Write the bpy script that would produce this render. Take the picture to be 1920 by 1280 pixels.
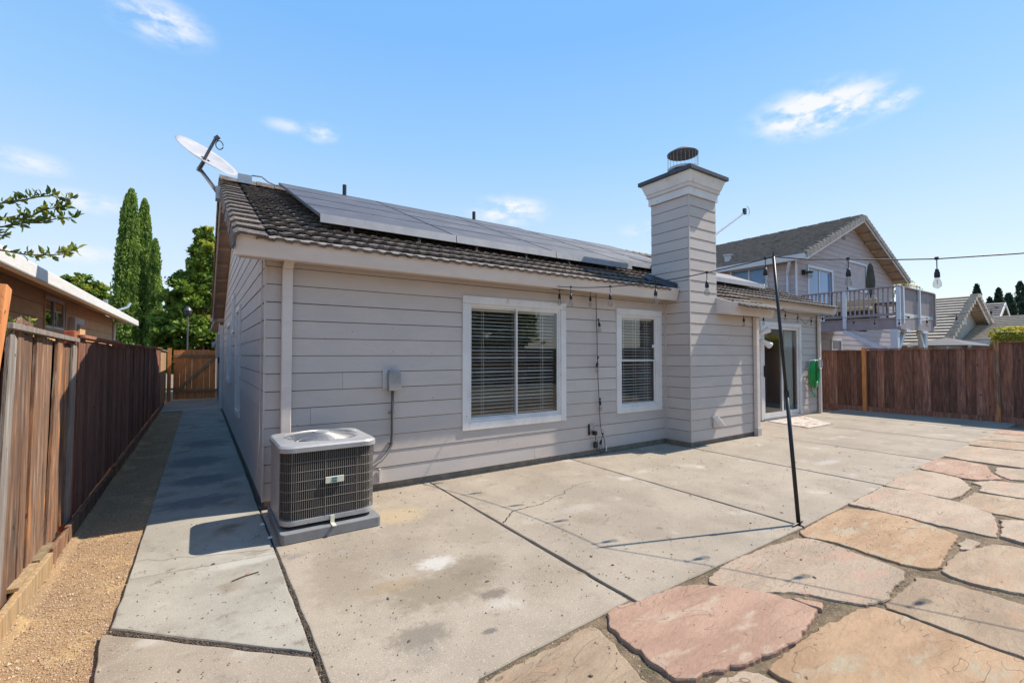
import bpy, math, random
from mathutils import Vector, Matrix
for o in list(bpy.data.objects): bpy.data.objects.remove(o)
S = bpy.context.scene; COL = S.collection
R = math.radians
rnd = random.Random(7)

# ------------------------------------------------------------------ camera, light, exposure
cam = bpy.data.objects.new('camera', bpy.data.cameras.new('camera')); COL.objects.link(cam)
cam.location = (0, 0, 1.5)
cam.rotation_euler = (R(90) + math.atan(25/864), 0, -R(34.1))
cam.data.sensor_width = 36; cam.data.lens = 36*864/1920
cam.data.clip_start = .05; cam.data.clip_end = 5000
S.camera = cam
EXPO = 1.05
SUN = Vector((.79, -.16, 1)).normalized()
w = bpy.data.worlds.new('World'); S.world = w; w.use_nodes = True
nt = w.node_tree; nt.nodes.clear()
def N(tree, t, **k):
    n = tree.nodes.new(t)
    for a, v in k.items(): setattr(n, a, v)
    return n
out = N(nt, 'ShaderNodeOutputWorld'); bg = N(nt, 'ShaderNodeBackground'); sky = N(nt, 'ShaderNodeTexSky')
sky.sky_type = 'NISHITA'; sky.sun_disc = False
sky.sun_elevation = math.asin(SUN.z); sky.sun_rotation = math.atan2(SUN.x, SUN.y)
sky.altitude = 0; sky.air_density = 1.0; sky.dust_density = .05; sky.ozone_density = 1.0
bg.inputs[1].default_value = .15
# thin fair-weather clouds: soft noise inside a few directional patches of the sky
tc = N(nt, 'ShaderNodeTexCoord')
yaw0, pit0, F0 = R(34.1), math.atan(25/864), 864.
fw = Vector((math.sin(yaw0)*math.cos(pit0), math.cos(yaw0)*math.cos(pit0), math.sin(pit0)))
rt = Vector((math.cos(yaw0), -math.sin(yaw0), 0)); up = rt.cross(fw)
clouds = [(1535,208,78,32,1.0),(1668,190,28,14,.7),(300,38,50,26,.6),(955,395,62,24,.75),(600,250,26,14,.5),(45,302,40,14,.45),
          (165,378,50,14,.45),(140,474,60,12,.5),(535,236,28,10,.35),(1210,430,40,12,.4)]
prev = None
noi = N(nt, 'ShaderNodeTexNoise'); noi.inputs['Scale'].default_value = 18; noi.inputs['Detail'].default_value = 7; noi.inputs['Roughness'].default_value = .62
mp = N(nt, 'ShaderNodeMapping'); mp.inputs['Scale'].default_value = (1, 1, 2.2)
nt.links.new(tc.outputs['Generated'], mp.inputs['Vector']); nt.links.new(mp.outputs[0], noi.inputs['Vector'])
for (px, py, rx, ry, st) in clouds:
    d = (fw*F0 + rt*(px-960) - up*(py-640)).normalized()
    a = d.cross(Vector((0, 0, 1))).normalized(); b = a.cross(d)
    dx = N(nt, 'ShaderNodeVectorMath', operation='DOT_PRODUCT'); dx.inputs[1].default_value = a*(F0/rx)
    dy = N(nt, 'ShaderNodeVectorMath', operation='DOT_PRODUCT'); dy.inputs[1].default_value = b*(F0/ry)
    dd = N(nt, 'ShaderNodeVectorMath', operation='DOT_PRODUCT'); dd.inputs[1].default_value = d
    for q in (dx, dy, dd): nt.links.new(tc.outputs['Generated'], q.inputs[0])
    cb = N(nt, 'ShaderNodeCombineXYZ'); nt.links.new(dx.outputs['Value'], cb.inputs[0]); nt.links.new(dy.outputs['Value'], cb.inputs[1])
    ln = N(nt, 'ShaderNodeVectorMath', operation='LENGTH'); nt.links.new(cb.outputs[0], ln.inputs[0])
    m1 = N(nt, 'ShaderNodeMapRange', interpolation_type='SMOOTHSTEP'); m1.inputs[1].default_value = 1.5; m1.inputs[2].default_value = .0
    m1.inputs[3].default_value = 0; m1.inputs[4].default_value = st; nt.links.new(ln.outputs['Value'], m1.inputs[0])
    g = N(nt, 'ShaderNodeMath', operation='GREATER_THAN'); g.inputs[1].default_value = 0; nt.links.new(dd.outputs['Value'], g.inputs[0])
    m2 = N(nt, 'ShaderNodeMath', operation='MULTIPLY'); nt.links.new(m1.outputs[0], m2.inputs[0]); nt.links.new(g.outputs[0], m2.inputs[1])
    if prev is None: prev = m2
    else:
        ad = N(nt, 'ShaderNodeMath', operation='MAXIMUM'); nt.links.new(prev.outputs[0], ad.inputs[0]); nt.links.new(m2.outputs[0], ad.inputs[1]); prev = ad
mn = N(nt, 'ShaderNodeMapRange', interpolation_type='SMOOTHSTEP'); mn.inputs[1].default_value = .34; mn.inputs[2].default_value = .66
nt.links.new(noi.outputs[0], mn.inputs[0])
mm = N(nt, 'ShaderNodeMath', operation='MULTIPLY'); nt.links.new(prev.outputs[0], mm.inputs[0]); nt.links.new(mn.outputs[0], mm.inputs[1])
m3 = N(nt, 'ShaderNodeMath', operation='MULTIPLY', use_clamp=True); m3.inputs[1].default_value = 1.9; nt.links.new(mm.outputs[0], m3.inputs[0])
mix = N(nt, 'ShaderNodeMix', data_type='RGBA'); mix.inputs[7].default_value = (3.0, 3.1, 3.25, 1)
hs = N(nt, 'ShaderNodeHueSaturation'); hs.inputs['Saturation'].default_value = 1.27; hx = N(nt, 'ShaderNodeMix', data_type='RGBA', blend_type='MULTIPLY'); hx.inputs[0].default_value = 1; hx.inputs[7].default_value = (1.16, .96, .82, 1); nt.links.new(sky.outputs[0], hx.inputs[6]); nt.links.new(hx.outputs[2], hs.inputs['Color'])
# the clear-air gradient of the day: pale at the horizon all round, deep blue overhead, blended with the Sky Texture
sx = N(nt, 'ShaderNodeSeparateXYZ'); nt.links.new(tc.outputs['Generated'], sx.inputs[0])
cr = N(nt, 'ShaderNodeValToRGB'); els = cr.color_ramp.elements
KS = 1/(2**EXPO*.15)/3.2
for i, (p, c) in enumerate(((0, (.76,.86,.97)), (.10, (.70,.83,.98)), (.22, (.58,.77,.99)), (.39, (.35,.64,1.0)), (.57, (.22,.52,1.0)), (.80, (.20,.49,1.0)), (1, (.19,.47,.98)))):
    e = els[i] if i < 2 else els.new(p); e.position = p; e.color = (*[v*KS for v in c], 1)
nt.links.new(sx.outputs[2], cr.inputs[0])
sc_ = N(nt, 'ShaderNodeVectorMath', operation='SCALE'); sc_.inputs[3].default_value = 3.2; nt.links.new(cr.outputs[0], sc_.inputs[0])
ms_ = N(nt, 'ShaderNodeMix', data_type='RGBA'); ms_.inputs[0].default_value = .88; nt.links.new(hs.outputs[0], ms_.inputs[6]); nt.links.new(sc_.outputs[0], ms_.inputs[7])
nt.links.new(m3.outputs[0], mix.inputs[0]); nt.links.new(ms_.outputs[2], mix.inputs[6])
nt.links.new(mix.outputs[2], bg.inputs[0]); nt.links.new(bg.outputs[0], out.inputs[0])
sl = bpy.data.lights.new('sun', 'SUN'); sl.energy = 3.5; sl.angle = R(.5); sl.color = (1, .90, .76)
so = bpy.data.objects.new('sun', sl); COL.objects.link(so); so.location = (10, -2, 20)
so.rotation_euler = (-SUN).to_track_quat('-Z', 'Y').to_euler()
S.view_settings.view_transform = 'Standard'; S.view_settings.look = 'None'
S.view_settings.exposure = EXPO; S.view_settings.gamma = 1; S.view_settings.use_curve_mapping = False

# ------------------------------------------------------------------ materials
def mat(name, c1, c2=None, scale=4, stretch=(1, 1, 1), rough=.7, bump=0, bscale=40, bstretch=(1, 1, 1), bdist=.01, rand=0, spots=(), metal=0, emis=None,
        detail=6, trans=None, spec=.5, coat=0, places=(), terr=0, hue=0, lo=.35, hi=.65, rot=None):
    m = bpy.data.materials.new(name); m.use_nodes = True; t = m.node_tree; b = t.nodes['Principled BSDF']
    L = t.links.new
    b.inputs['Roughness'].default_value = rough; b.inputs['Metallic'].default_value = metal
    b.inputs['Specular IOR Level'].default_value = spec
    if coat: b.inputs['Coat Weight'].default_value = coat; b.inputs['Coat Roughness'].default_value = .1
    tcn = N(t, 'ShaderNodeTexCoord'); oi = N(t, 'ShaderNodeObjectInfo'); vec = tcn.outputs['Object']
    if rand:
        ml = N(t, 'ShaderNodeMath', operation='MULTIPLY'); ml.inputs[1].default_value = 37.; L(oi.outputs['Random'], ml.inputs[0])
        va = N(t, 'ShaderNodeVectorMath', operation='ADD'); L(vec, va.inputs[0]); L(ml.outputs[0], va.inputs[1]); vec = va.outputs[0]
    def noise(sc, st, det=6, rough_=.6, dist=0):
        mpn = N(t, 'ShaderNodeMapping'); mpn.inputs['Scale'].default_value = st; L(vec, mpn.inputs[0])
        if rot: mpn.inputs['Rotation'].default_value = rot
        n = N(t, 'ShaderNodeTexNoise'); n.inputs['Scale'].default_value = sc; n.inputs['Detail'].default_value = det
        n.inputs['Roughness'].default_value = rough_; n.inputs['Distortion'].default_value = dist; L(mpn.outputs[0], n.inputs['Vector']); return n.outputs[0]
    def mr(src, a, bb, c=0, d=1, sm=True):
        r = N(t, 'ShaderNodeMapRange', interpolation_type='SMOOTHSTEP' if sm else 'LINEAR'); L(src, r.inputs[0])
        for i, v in enumerate((a, bb, c, d)): r.inputs[i+1].default_value = v
        return r.outputs[0]
    def mixc(f, A, B, blend='MIX'):
        x = N(t, 'ShaderNodeMix', data_type='RGBA', blend_type=blend)
        if isinstance(f, float): x.inputs[0].default_value = f
        else: L(f, x.inputs[0])
        for i, v in ((6, A), (7, B)):
            if isinstance(v, tuple): x.inputs[i].default_value = (*v[:3], 1)
            else: L(v, x.inputs[i])
        return x.outputs[2]
    c2 = c2 or tuple(x*.88 for x in c1)
    col = mixc(mr(noise(scale, stretch, detail), lo, hi), c1, c2)
    for sp in spots:   # (colour, scale, lo, hi[, stretch])
        st = sp[4] if len(sp) > 4 else (1, 1, 1)
        col = mixc(mr(noise(sp[1], st, 4, .55), sp[2], sp[3]), col, sp[0])
    for pl in places:  # stains with a place of their own: (x, y, rx, ry, colour, strength)
        mpn = N(t, 'ShaderNodeVectorMath', operation='SUBTRACT'); L(tcn.outputs['Object'], mpn.inputs[0]); mpn.inputs[1].default_value = (pl[0], pl[1], 0)
        ms = N(t, 'ShaderNodeVectorMath', operation='MULTIPLY'); L(mpn.outputs[0], ms.inputs[0]); ms.inputs[1].default_value = (1/pl[2], 1/pl[3], 0)
        ln = N(t, 'ShaderNodeVectorMath', operation='LENGTH'); L(ms.outputs[0], ln.inputs[0])
        ns = noise(5/max(pl[2], pl[3]), (1, 1, 1), 6, .65)
        q = N(t, 'ShaderNodeMath', operation='MULTIPLY_ADD'); L(ns, q.inputs[0]); q.inputs[1].default_value = 1.6; L(ln.outputs['Value'], q.inputs[2])
        col = mixc(mr(q.outputs[0], 1.95, 1.25, 0, pl[5]), col, pl[4])
    if rand:
        col = mixc(1.0, col, mixc(oi.outputs['Random'], (1-rand,)*3, (1+rand,)*3), 'MULTIPLY')
    if hue:
        r2 = N(t, 'ShaderNodeMath', operation='FRACT'); m9 = N(t, 'ShaderNodeMath', operation='MULTIPLY'); m9.inputs[1].default_value = 91.7
        L(oi.outputs['Random'], m9.inputs[0]); L(m9.outputs[0], r2.inputs[0])
        col = mixc(1.0, col, mixc(r2.outputs[0], (1+hue, 1, 1-hue), (1-hue, 1, 1+hue)), 'MULTIPLY')
    L(col, b.inputs['Base Color'])
    hgt = None
    if terr:   # split layers: stepped relief with a thin dark line along some of the steps
        tn = noise(terr, (1, 2.4, 1), 3, .5, .6); mk = noise(terr*.9, (1, 1, 1), 2, .5)
        mu = N(t, 'ShaderNodeMath', operation='MULTIPLY'); mu.inputs[1].default_value = 9; L(tn, mu.inputs[0])
        fr = N(t, 'ShaderNodeMath', operation='FRACT'); L(mu.outputs[0], fr.inputs[0]); fl_ = N(t, 'ShaderNodeMath', operation='FLOOR'); L(mu.outputs[0], fl_.inputs[0])
        ln1 = mr(fr.outputs[0], .07, .02, 0, 1, False); mk2 = mr(mk, .44, .54)
        li = N(t, 'ShaderNodeMath', operation='MULTIPLY'); L(ln1, li.inputs[0]); L(mk2, li.inputs[1])
        l2 = N(t, 'ShaderNodeMath', operation='MULTIPLY'); L(li.outputs[0], l2.inputs[0]); l2.inputs[1].default_value = .75
        col = mixc(l2.outputs[0], col, (.10, .06, .04)); L(col, b.inputs['Base Color'])
        hh = N(t, 'ShaderNodeMath', operation='MULTIPLY_ADD'); L(fl_.outputs[0], hh.inputs[0]); hh.inputs[1].default_value = .16; L(noise(bscale*3, bstretch, 8, .65), hh.inputs[2]); hgt = hh.outputs[0]
    if bump:
        bn = N(t, 'ShaderNodeBump'); bn.inputs['Strength'].default_value = bump; bn.inputs['Distance'].default_value = bdist
        L(hgt or noise(bscale, bstretch, 8, .65), bn.inputs['Height']); L(bn.outputs[0], b.inputs['Normal'])
    if emis: b.inputs['Emission Color'].default_value = (*emis[0], 1); b.inputs['Emission Strength'].default_value = emis[1]
    if trans: b.inputs['Transmission Weight'].default_value = trans
    return m
M = {}
M['siding'] = mat('siding_paint', (.545, .482, .438), (.51, .455, .42), 2.2, (1, 1, 2.5), .62, .45, 26, (1, 1, 7), .006, rand=.05, hue=.012,
                  spots=[((.10, .07, .06), 30, .72, .735), ((.64, .57, .52), 5, .68, .85, (1, 1, 4)), ((.47, .39, .34), 1.6, .58, .95, (1, 1, 2.5)), ((.30, .25, .22), 60, .66, .74, (1, 1, 4))], spec=.4)
M['joint'] = mat('joint_shade_dirt', (.11, .09, .08), (.07, .06, .055), 6, rough=1)  # shade and dirt under the laps, put into one dark colour
M['white'] = mat('white_trim_paint', (.72, .70, .68), (.64, .62, .60), 3, rough=.5, bump=.15, bscale=30, spots=[((.16, .12, .10), 24, .70, .73), ((.55, .5, .44), 8, .62, .72)])
M['fascia'] = mat('fascia_paint', (.68, .60, .55), (.62, .55, .50), 2.5, (1, 1, 3), .5, .08, 30, spots=[((.45, .38, .30), 5, .68, .8)])
M['soffit'] = mat('soffit_paint', (.46, .33, .27), (.32, .26, .22), 3, rough=.8)
M['found'] = mat('foundation_concrete', (.30, .25, .19), (.20, .17, .14), 7, rough=.95, bump=.6, bscale=60)
M['tile'] = mat('concrete_roof_tile', (.20, .158, .13), (.11, .086, .074), 14, (1, 1, 1), .85, 1, 55, (4, .6, 1), .016, rand=.28, hue=.03,
                spots=[((.36, .33, .29), 34, .56, .68, (3, .5, 1)), ((.05, .045, .04), 9, .62, .75)])
M['metal'] = mat('galvanised_metal', (.42, .43, .45), (.34, .35, .37), 6, rough=.4, metal=.7)
M['alu'] = mat('aluminium_rail', (.34, .34, .35), (.29, .29, .31), 6, rough=.55, metal=.2)
M['darkmetal'] = mat('dark_flashing', (.07, .075, .09), (.05, .05, .06), 6, rough=.45, metal=.4)
M['pv'] = mat('solar_cells', (.075, .068, .075), (.06, .055, .062), 3, rough=.55, spec=.6, spots=[((.13,.12,.12), 2, .5, .8)])
M['black'] = mat('black_plastic', (.012, .012, .014), rough=.45)
M['polem'] = mat('black_pole', (.015, .015, .02), rough=.4, spec=.4)
M['cabling'] = mat('grey_conduit', (.10, .10, .10), rough=.6)
M['wcable'] = mat('white_cable', (.55, .53, .50), rough=.6)
M['bulb'] = mat('clear_bulb_glass', (.9, .9, .88), (.85, .85, .83), rough=.04, trans=.85)
M['glass'] = mat('window_glass', (1, 1, 1), (1, 1, 1), rough=.0, trans=1.0)
def thin_glass(name, tint, rough, f0=.045):
    m = bpy.data.materials.new(name); m.use_nodes = True; t = m.node_tree; t.nodes.clear()
    o = N(t, 'ShaderNodeOutputMaterial'); mx = N(t, 'ShaderNodeMixShader'); tr = N(t, 'ShaderNodeBsdfTransparent'); gl = N(t, 'ShaderNodeBsdfGlossy'); lw = N(t, 'ShaderNodeLayerWeight')
    tr.inputs[0].default_value = (*tint, 1); gl.inputs['Roughness'].default_value = rough; lw.inputs[0].default_value = .5
    p = N(t, 'ShaderNodeMath', operation='POWER'); p.inputs[1].default_value = 4.5; t.links.new(lw.outputs['Facing'], p.inputs[0])
    a = N(t, 'ShaderNodeMath', operation='MULTIPLY_ADD', use_clamp=True); a.inputs[1].default_value = 1-f0; a.inputs[2].default_value = f0; t.links.new(p.outputs[0], a.inputs[0])
    t.links.new(a.outputs[0], mx.inputs[0]); t.links.new(tr.outputs[0], mx.inputs[1]); t.links.new(gl.outputs[0], mx.inputs[2]); t.links.new(mx.outputs[0], o.inputs[0]); return m
M['glass'] = thin_glass('window_glass', (.94, .95, .94), .0, .065); M['bulb'] = thin_glass('clear_bulb_glass', (.80, .79, .76), .06, .10)
M['slat'] = mat('blind_slat', (.78, .76, .72), (.72, .70, .66), 4, rough=.6)
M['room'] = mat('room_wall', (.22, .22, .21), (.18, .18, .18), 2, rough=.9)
M['curtain'] = mat('pale_curtain', (.55, .60, .58), (.45, .50, .49), 30, (6, 6, .1), .9)
M['acbody'] = mat('ac_grey_metal', (.38, .38, .385), (.32, .32, .33), 5, rough=.42, metal=.25, spots=[((.28, .26, .24), 14, .66, .74)])
M['acwire'] = mat('ac_guard_wire', (.20, .19, .18), rough=.45, metal=.3)
M['coil'] = mat('ac_coil', (.022, .020, .019), (.035, .032, .03), 40, (1, 1, .2), .8)
M['pad'] = mat('grey_plastic_pad', (.20, .205, .215), (.16, .165, .175), 6, rough=.7, bump=.1)
M['badge'] = mat('cream_badge', (.62, .62, .50), rough=.4); M['teal'] = mat('teal_logo', (.03, .16, .20), rough=.4)
conc_spots = [((.215, .17, .12), 1.5, .50, .82), ((.20, .175, .14), 4.3, .56, .80), ((.40, .365, .315), 3.1, .58, .80), ((.15, .115, .08), 8, .62, .80), ((.07, .055, .04), 42, .67, .72), ((.22, .19, .155), 150, .58, .66), ((.47, .43, .38), 170, .60, .68)]
M['conc'] = mat('patio_concrete', (.315, .265, .205), (.25, .208, .16), 1.3, rough=.88, bump=.6, bscale=120, bdist=.004, rand=.04, spots=conc_spots,
   places=[(1.44, 3.10, .16, .12, (.46, .44, .41), .75), (1.30, 2.75, .40, .26, (.17, .135, .09), .7), (1.0, 2.35, .2, .12, (.12, .10, .08), .6), (1.55, 2.5, .12, .07, (.10, .08, .065), .7), (1.65, 2.9, .25, .2, (.16, .13, .09), .6), (1.05, 2.95, .22, .1, (.24, .17, .09), .5), (1.33, 2.18, .055, .03, (.09, .08, .07), .75), (.8, 3.2, .25, .5, (.2, .16, .11), .5), (1.9, 3.45, .3, .3, (.22, .18, .13), .5),
           (4.3, 3.9, .12, .1, (.46, .44, .41), .55), (3.1, 3.4, .3, .12, (.38, .35, .31), .4), (1.55, 4.2, .3, .25, (.42, .32, .18), .5), (7.3, 2.9, .3, .1, (.42, .40, .37), .45)])
M['concpath'] = mat('path_concrete', (.335, .315, .265), (.26, .245, .205), 1.6, rough=.88, bump=.6, bscale=120, bdist=.004, rand=.03,
   spots=conc_spots[1:] + [((.18, .145, .10), 2.6, .54, .76)],
   places=[(.02, 5.75, .42, .26, (.13, .13, .135), .8), (.05, 6.7, .36, .34, (.13, .13, .135), .8), (-.02, 7.9, .40, .45, (.13, .13, .135), .8), (.1, 9.4, .4, .5, (.13, .13, .135), .8), (.3, 3.9, .3, .08, (.45, .44, .40), .5)])
M['stone'] = None
def stone_mat(n, a, b, c):
    return mat(n, a, b, 1.6, (1, 3.2, 1), .82, .55, 5.5, (1, 2.6, 1), .035, rand=.06,
        terr=1.9, spots=[(c, 2.1, .54, .68, (1.2, 3.5, 1)), ((.10, .06, .04), 16, .70, .73, (1, 2, 1)), ((.17, .12, .09), 40, .72, .75), ((.46, .36, .28), 6, .68, .80, (1, 3, 1))], detail=8, rot=(0, 0, .5))
M['s_pink'] = stone_mat('flagstone_pink', (.375, .235, .165), (.30, .18, .125), (.40, .30, .22))
M['s_tan'] = stone_mat('flagstone_tan', (.35, .26, .175), (.26, .185, .12), (.33, .215, .135))
M['s_orange'] = stone_mat('flagstone_orange', (.385, .25, .145), (.29, .18, .10), (.34, .27, .18))
M['s_pale'] = stone_mat('flagstone_pale', (.38, .29, .21), (.30, .225, .16), (.38, .245, .175))
M['soil'] = mat('sandy_soil', (.23, .165, .10), (.12, .088, .055), 9, rough=1, bump=1, bscale=70, bdist=.02, spots=[((.09, .10, .04), 5, .6, .72), ((.33, .26, .18), 60, .58, .66), ((.06, .045, .03), 40, .66, .7)])
M['gravel'] = mat('decomposed_granite', (.38, .25, .13), (.30, .20, .11), 2, rough=1, bump=1, bscale=130, bdist=.012,
    spots=[((.55, .38, .17), 3, .55, .72), ((.66, .52, .38), 110, .6, .64), ((.16, .10, .06), 90, .62, .66), ((.25, .17, .12), 6, .62, .75)])
M['pebble'] = mat('granite_grit', (.50, .38, .26), (.30, .20, .12), 30, rough=1)
M['ground'] = mat('yard_earth', (.20, .16, .11), (.15, .12, .08), .6, rough=1)
def wood(n, a, b, c, spots=(), rand=.25):
    return mat(n, a, b, 9, (3, 3, .35), .85, .7, 22, (5, 5, .3), .01, rand=rand, hue=.05, spots=[(c, 6, .55, .7, (5, 5, .35)), ((.02, .012, .01), 9, .68, .72, (1.5, 1.5, 1))]+list(spots))
M['w_dark'] = wood('aged_redwood', (.29, .125, .078), (.15, .065, .045), (.36, .20, .13), [((.34, .12, .05), 2.2, .68, .76, (2, 2, .6))], rand=.42)
M['w_left'] = wood('weathered_redwood', (.22, .115, .065), (.12, .068, .045), (.32, .24, .18), [((.42, .18, .065), 3, .54, .66, (2, 2, .4)), ((.05,.035,.03), 5, .6, .72, (3, 3, .3))])
M['w_new'] = wood('orange_cedar', (.62, .25, .085), (.48, .18, .055), (.66, .34, .15), rand=.14)
M['w_grey'] = wood('grey_weathered_rail', (.26, .22, .19), (.18, .15, .13), (.34, .30, .26))
M['w_pale'] = wood('pale_treated_wood', (.34, .26, .16), (.24, .165, .09), (.42, .25, .09), [((.05, .04, .03), 6, .7, .73)])
M['nroof'] = mat('neighbour_roof_tile', (.27, .24, .215), (.19, .17, .155), 5, rough=.9, bump=.3, bscale=20, rand=.05, spots=[((.13, .115, .10), 3, .6, .7)])
M['nroof2'] = mat('far_roof_tile', (.46, .40, .33), (.38, .33, .27), 5, rough=.9)
M['nwall'] = mat('neighbour_siding', (.46, .39, .395), (.41, .355, .36), 2, (1, 1, 2), .7, .2, 20, (1, 1, 5), .005, rand=.04)
M['ntrim'] = mat('pale_blue_white_trim', (.62, .66, .72), (.56, .60, .66), 3, rough=.5)
M['deckw'] = mat('grey_deck_paint', (.31, .265, .275), (.26, .225, .235), 5, (1, 1, .5), .7, rand=.08)
M['reflwin'] = mat('painted_sky_pane', (.10, .24, .46), (.08, .20, .38), 1.2, rough=.08, spec=.6)  # blue sky reflection painted into the pane colour
M['tansoffit'] = mat('tan_soffit', (.42, .31, .22), (.36, .26, .18), 3, rough=.9)
M['lwall'] = mat('tan_stucco_board', (.62, .38, .19), (.55, .33, .16), 3, (1, 1, 3), .8, .2, 20, (1, 1, 4), .005)
M['gutter'] = mat('white_gutter', (.72, .71, .70), (.66, .65, .64), 3, (1, 1, 6), .4)
M['bark'] = mat('bark', (.13, .10, .075), (.08, .06, .045), 12, (1, 1, .3), .95, .6, 20)
def leafm(n, a, b):
    m = mat(n, a, b, 1.5, rough=.55, spec=.3); t = m.node_tree; p = t.nodes['Principled BSDF']; o = [q for q in t.nodes if q.type == 'OUTPUT_MATERIAL'][0]
    tl = N(t, 'ShaderNodeBsdfTranslucent'); mx = N(t, 'ShaderNodeMixShader'); mx.inputs[0].default_value = .38
    src = p.inputs['Base Color'].links[0].from_socket; t.links.new(src, tl.inputs[0]); t.links.new(p.outputs[0], mx.inputs[1]); t.links.new(tl.outputs[0], mx.inputs[2]); t.links.new(mx.outputs[0], o.inputs[0]); return m
M['cyp'] = leafm('cypress_leaf', (.25, .36, .07), (.10, .19, .035))
M['cypd'] = leafm('far_cypress_leaf', (.035, .07, .035), (.02, .045, .03))
M['leaf1'] = leafm('broad_leaf', (.20, .30, .04), (.09, .16, .025))
M['leaf2'] = leafm('yellow_green_leaf', (.48, .46, .06), (.26, .32, .04))
M['leaf3'] = leafm('near_leaf', (.16, .24, .05), (.07, .12, .04))
M['hedge'] = leafm('hedge_leaf', (.62, .50, .05), (.30, .30, .05))
M['hose'] = mat('green_hose', (.01, .30, .07), (.01, .24, .05), 5, rough=.35)
M['mat'] = mat('worn_doormat', (.52, .47, .42), (.38, .33, .29), 6, rough=1, spots=[((.36, .16, .09), 4, .56, .66), ((.18, .15, .13), 12, .6, .66), ((.62, .58, .52), 9, .62, .7)])
M['canvas'] = mat('olive_canvas', (.10, .095, .075), (.075, .07, .055), 5, rough=.9)
M['cushion'] = mat('tan_cushion', (.50, .38, .24), (.42, .32, .2), 5, rough=.9)
M['tent'] = mat('grey_canopy', (.11, .105, .12), (.09, .09, .10), 3, rough=.9)
M['dish'] = mat('pale_dish', (.40, .40, .42), (.34, .34, .36), 4, rough=.45)

# ------------------------------------------------------------------ mesh helpers
class MB:
    def __init__(s): s.v = []; s.f = []
    def add(s, vs, fs):
        n = len(s.v); s.v += [tuple(v) for v in vs]; s.f += [tuple(i+n for i in f) for f in fs]; return s
    def box(s, x0, y0, z0, x1, y1, z1):
        return s.add([(x0,y0,z0),(x1,y0,z0),(x1,y1,z0),(x0,y1,z0),(x0,y0,z1),(x1,y0,z1),(x1,y1,z1),(x0,y1,z1)],
                     [(0,3,2,1),(4,5,6,7),(0,1,5,4),(1,2,6,5),(2,3,7,6),(3,0,4,7)])
    def hexa(s, p):  # 8 points: bottom 4 ccw, top 4 ccw
        return s.add(p, [(0,3,2,1),(4,5,6,7),(0,1,5,4),(1,2,6,5),(2,3,7,6),(3,0,4,7)])
    def bar(s, a, b, w, h=None, up=(0,0,1)):
        a = Vector(a); b = Vector(b); d = (b-a).normalized(); u = Vector(up)
        if abs(d.dot(u)) > .95: u = Vector((1,0,0))
        r = d.cross(u).normalized(); u = r.cross(d); h = h or w
        p = [a-r*w/2-u*h/2, a+r*w/2-u*h/2, b+r*w/2-u*h/2, b-r*w/2-u*h/2]
        return s.hexa(p+[q+u*h for q in p])
    def tube(s, pts, r, n=8, cap=True):
        pts = [Vector(p) for p in pts]; rs = r if isinstance(r, (list, tuple)) else [r]*len(pts); base = len(s.v)
        prevu = None
        for i, p in enumerate(pts):
            d = (pts[min(i+1, len(pts)-1)]-pts[max(i-1, 0)]).normalized()
            u = prevu if prevu else (Vector((0,0,1)) if abs(d.z) < .9 else Vector((1,0,0)))
            u = (u-d*u.dot(d)).normalized(); prevu = u; w_ = d.cross(u)
            for k in range(n):
                a = 2*math.pi*k/n; s.v.append(tuple(p+(u*math.cos(a)+w_*math.sin(a))*rs[i]))
        for i in range(len(pts)-1):
            for k in range(n):
                a = base+i*n+k; b = base+i*n+(k+1)%n; s.f.append((a, b, b+n, a+n))
        if cap:
            s.f.append(tuple(base+k for k in range(n))[::-1]); s.f.append(tuple(base+(len(pts)-1)*n+k for k in range(n)))
        return s
    def prism(s, loop, z0, z1):
        n = len(loop); b = len(s.v); s.v += [(x, y, z0) for x, y in loop]+[(x, y, z1) for x, y in loop]
        s.f += [tuple(b+i for i in range(n))[::-1], tuple(b+n+i for i in range(n))]+[(b+i, b+(i+1)%n, b+n+(i+1)%n, b+n+i) for i in range(n)]
        return s
    def lathe(s, prof, c=(0,0,0), n=16):
        b = len(s.v)
        for r, z in prof:
            for k in range(n): a = 2*math.pi*k/n; s.v.append((c[0]+r*math.cos(a), c[1]+r*math.sin(a), c[2]+z))
        for i in range(len(prof)-1):
            for k in range(n): s.f.append((b+i*n+k, b+i*n+(k+1)%n, b+(i+1)*n+(k+1)%n, b+(i+1)*n+k))
        return s
    def mesh(s, name, m, smooth=False):
        me = bpy.data.meshes.new(name); me.from_pydata(s.v, [], s.f); me.materials.append(m)
        if smooth: me.polygons.foreach_set('use_smooth', [True]*len(me.polygons))
        me.update(); return me
    def obj(s, name, m, parent=None, smooth=False, kind=None, label=None, cat=None, group=None, bevel=0):
        me = s.mesh(name, m, smooth); o = bpy.data.objects.new(name, me); COL.objects.link(o); par(o, parent)
        if bevel:
            bv = o.modifiers.new('bevel', 'BEVEL'); bv.width = bevel; bv.segments = 2; bv.limit_method = 'ANGLE'
        return tag(o, label, cat, group, kind)
def par(o, parent):
    if parent is None: return
    o.parent = parent
    wl = parent
    M_ = Matrix.Identity(4); chain = []
    while wl: chain.append(wl); wl = wl.parent
    for p in reversed(chain): M_ = M_ @ p.matrix_parent_inverse @ p.matrix_basis if p.parent else p.matrix_basis.copy()
    o.matrix_parent_inverse = M_.inverted()
def tag(o, label=None, cat=None, group=None, kind=None):
    for k, v in (('label', label), ('category', cat), ('group', group), ('kind', kind)):
        if v: o[k] = v
    return o
def thing(name, label, cat, loc=(0,0,0), group=None):
    o = bpy.data.objects.new(name, None); o.location = loc; o.empty_display_size = .1; COL.objects.link(o)
    return tag(o, label, cat, group)
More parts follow.
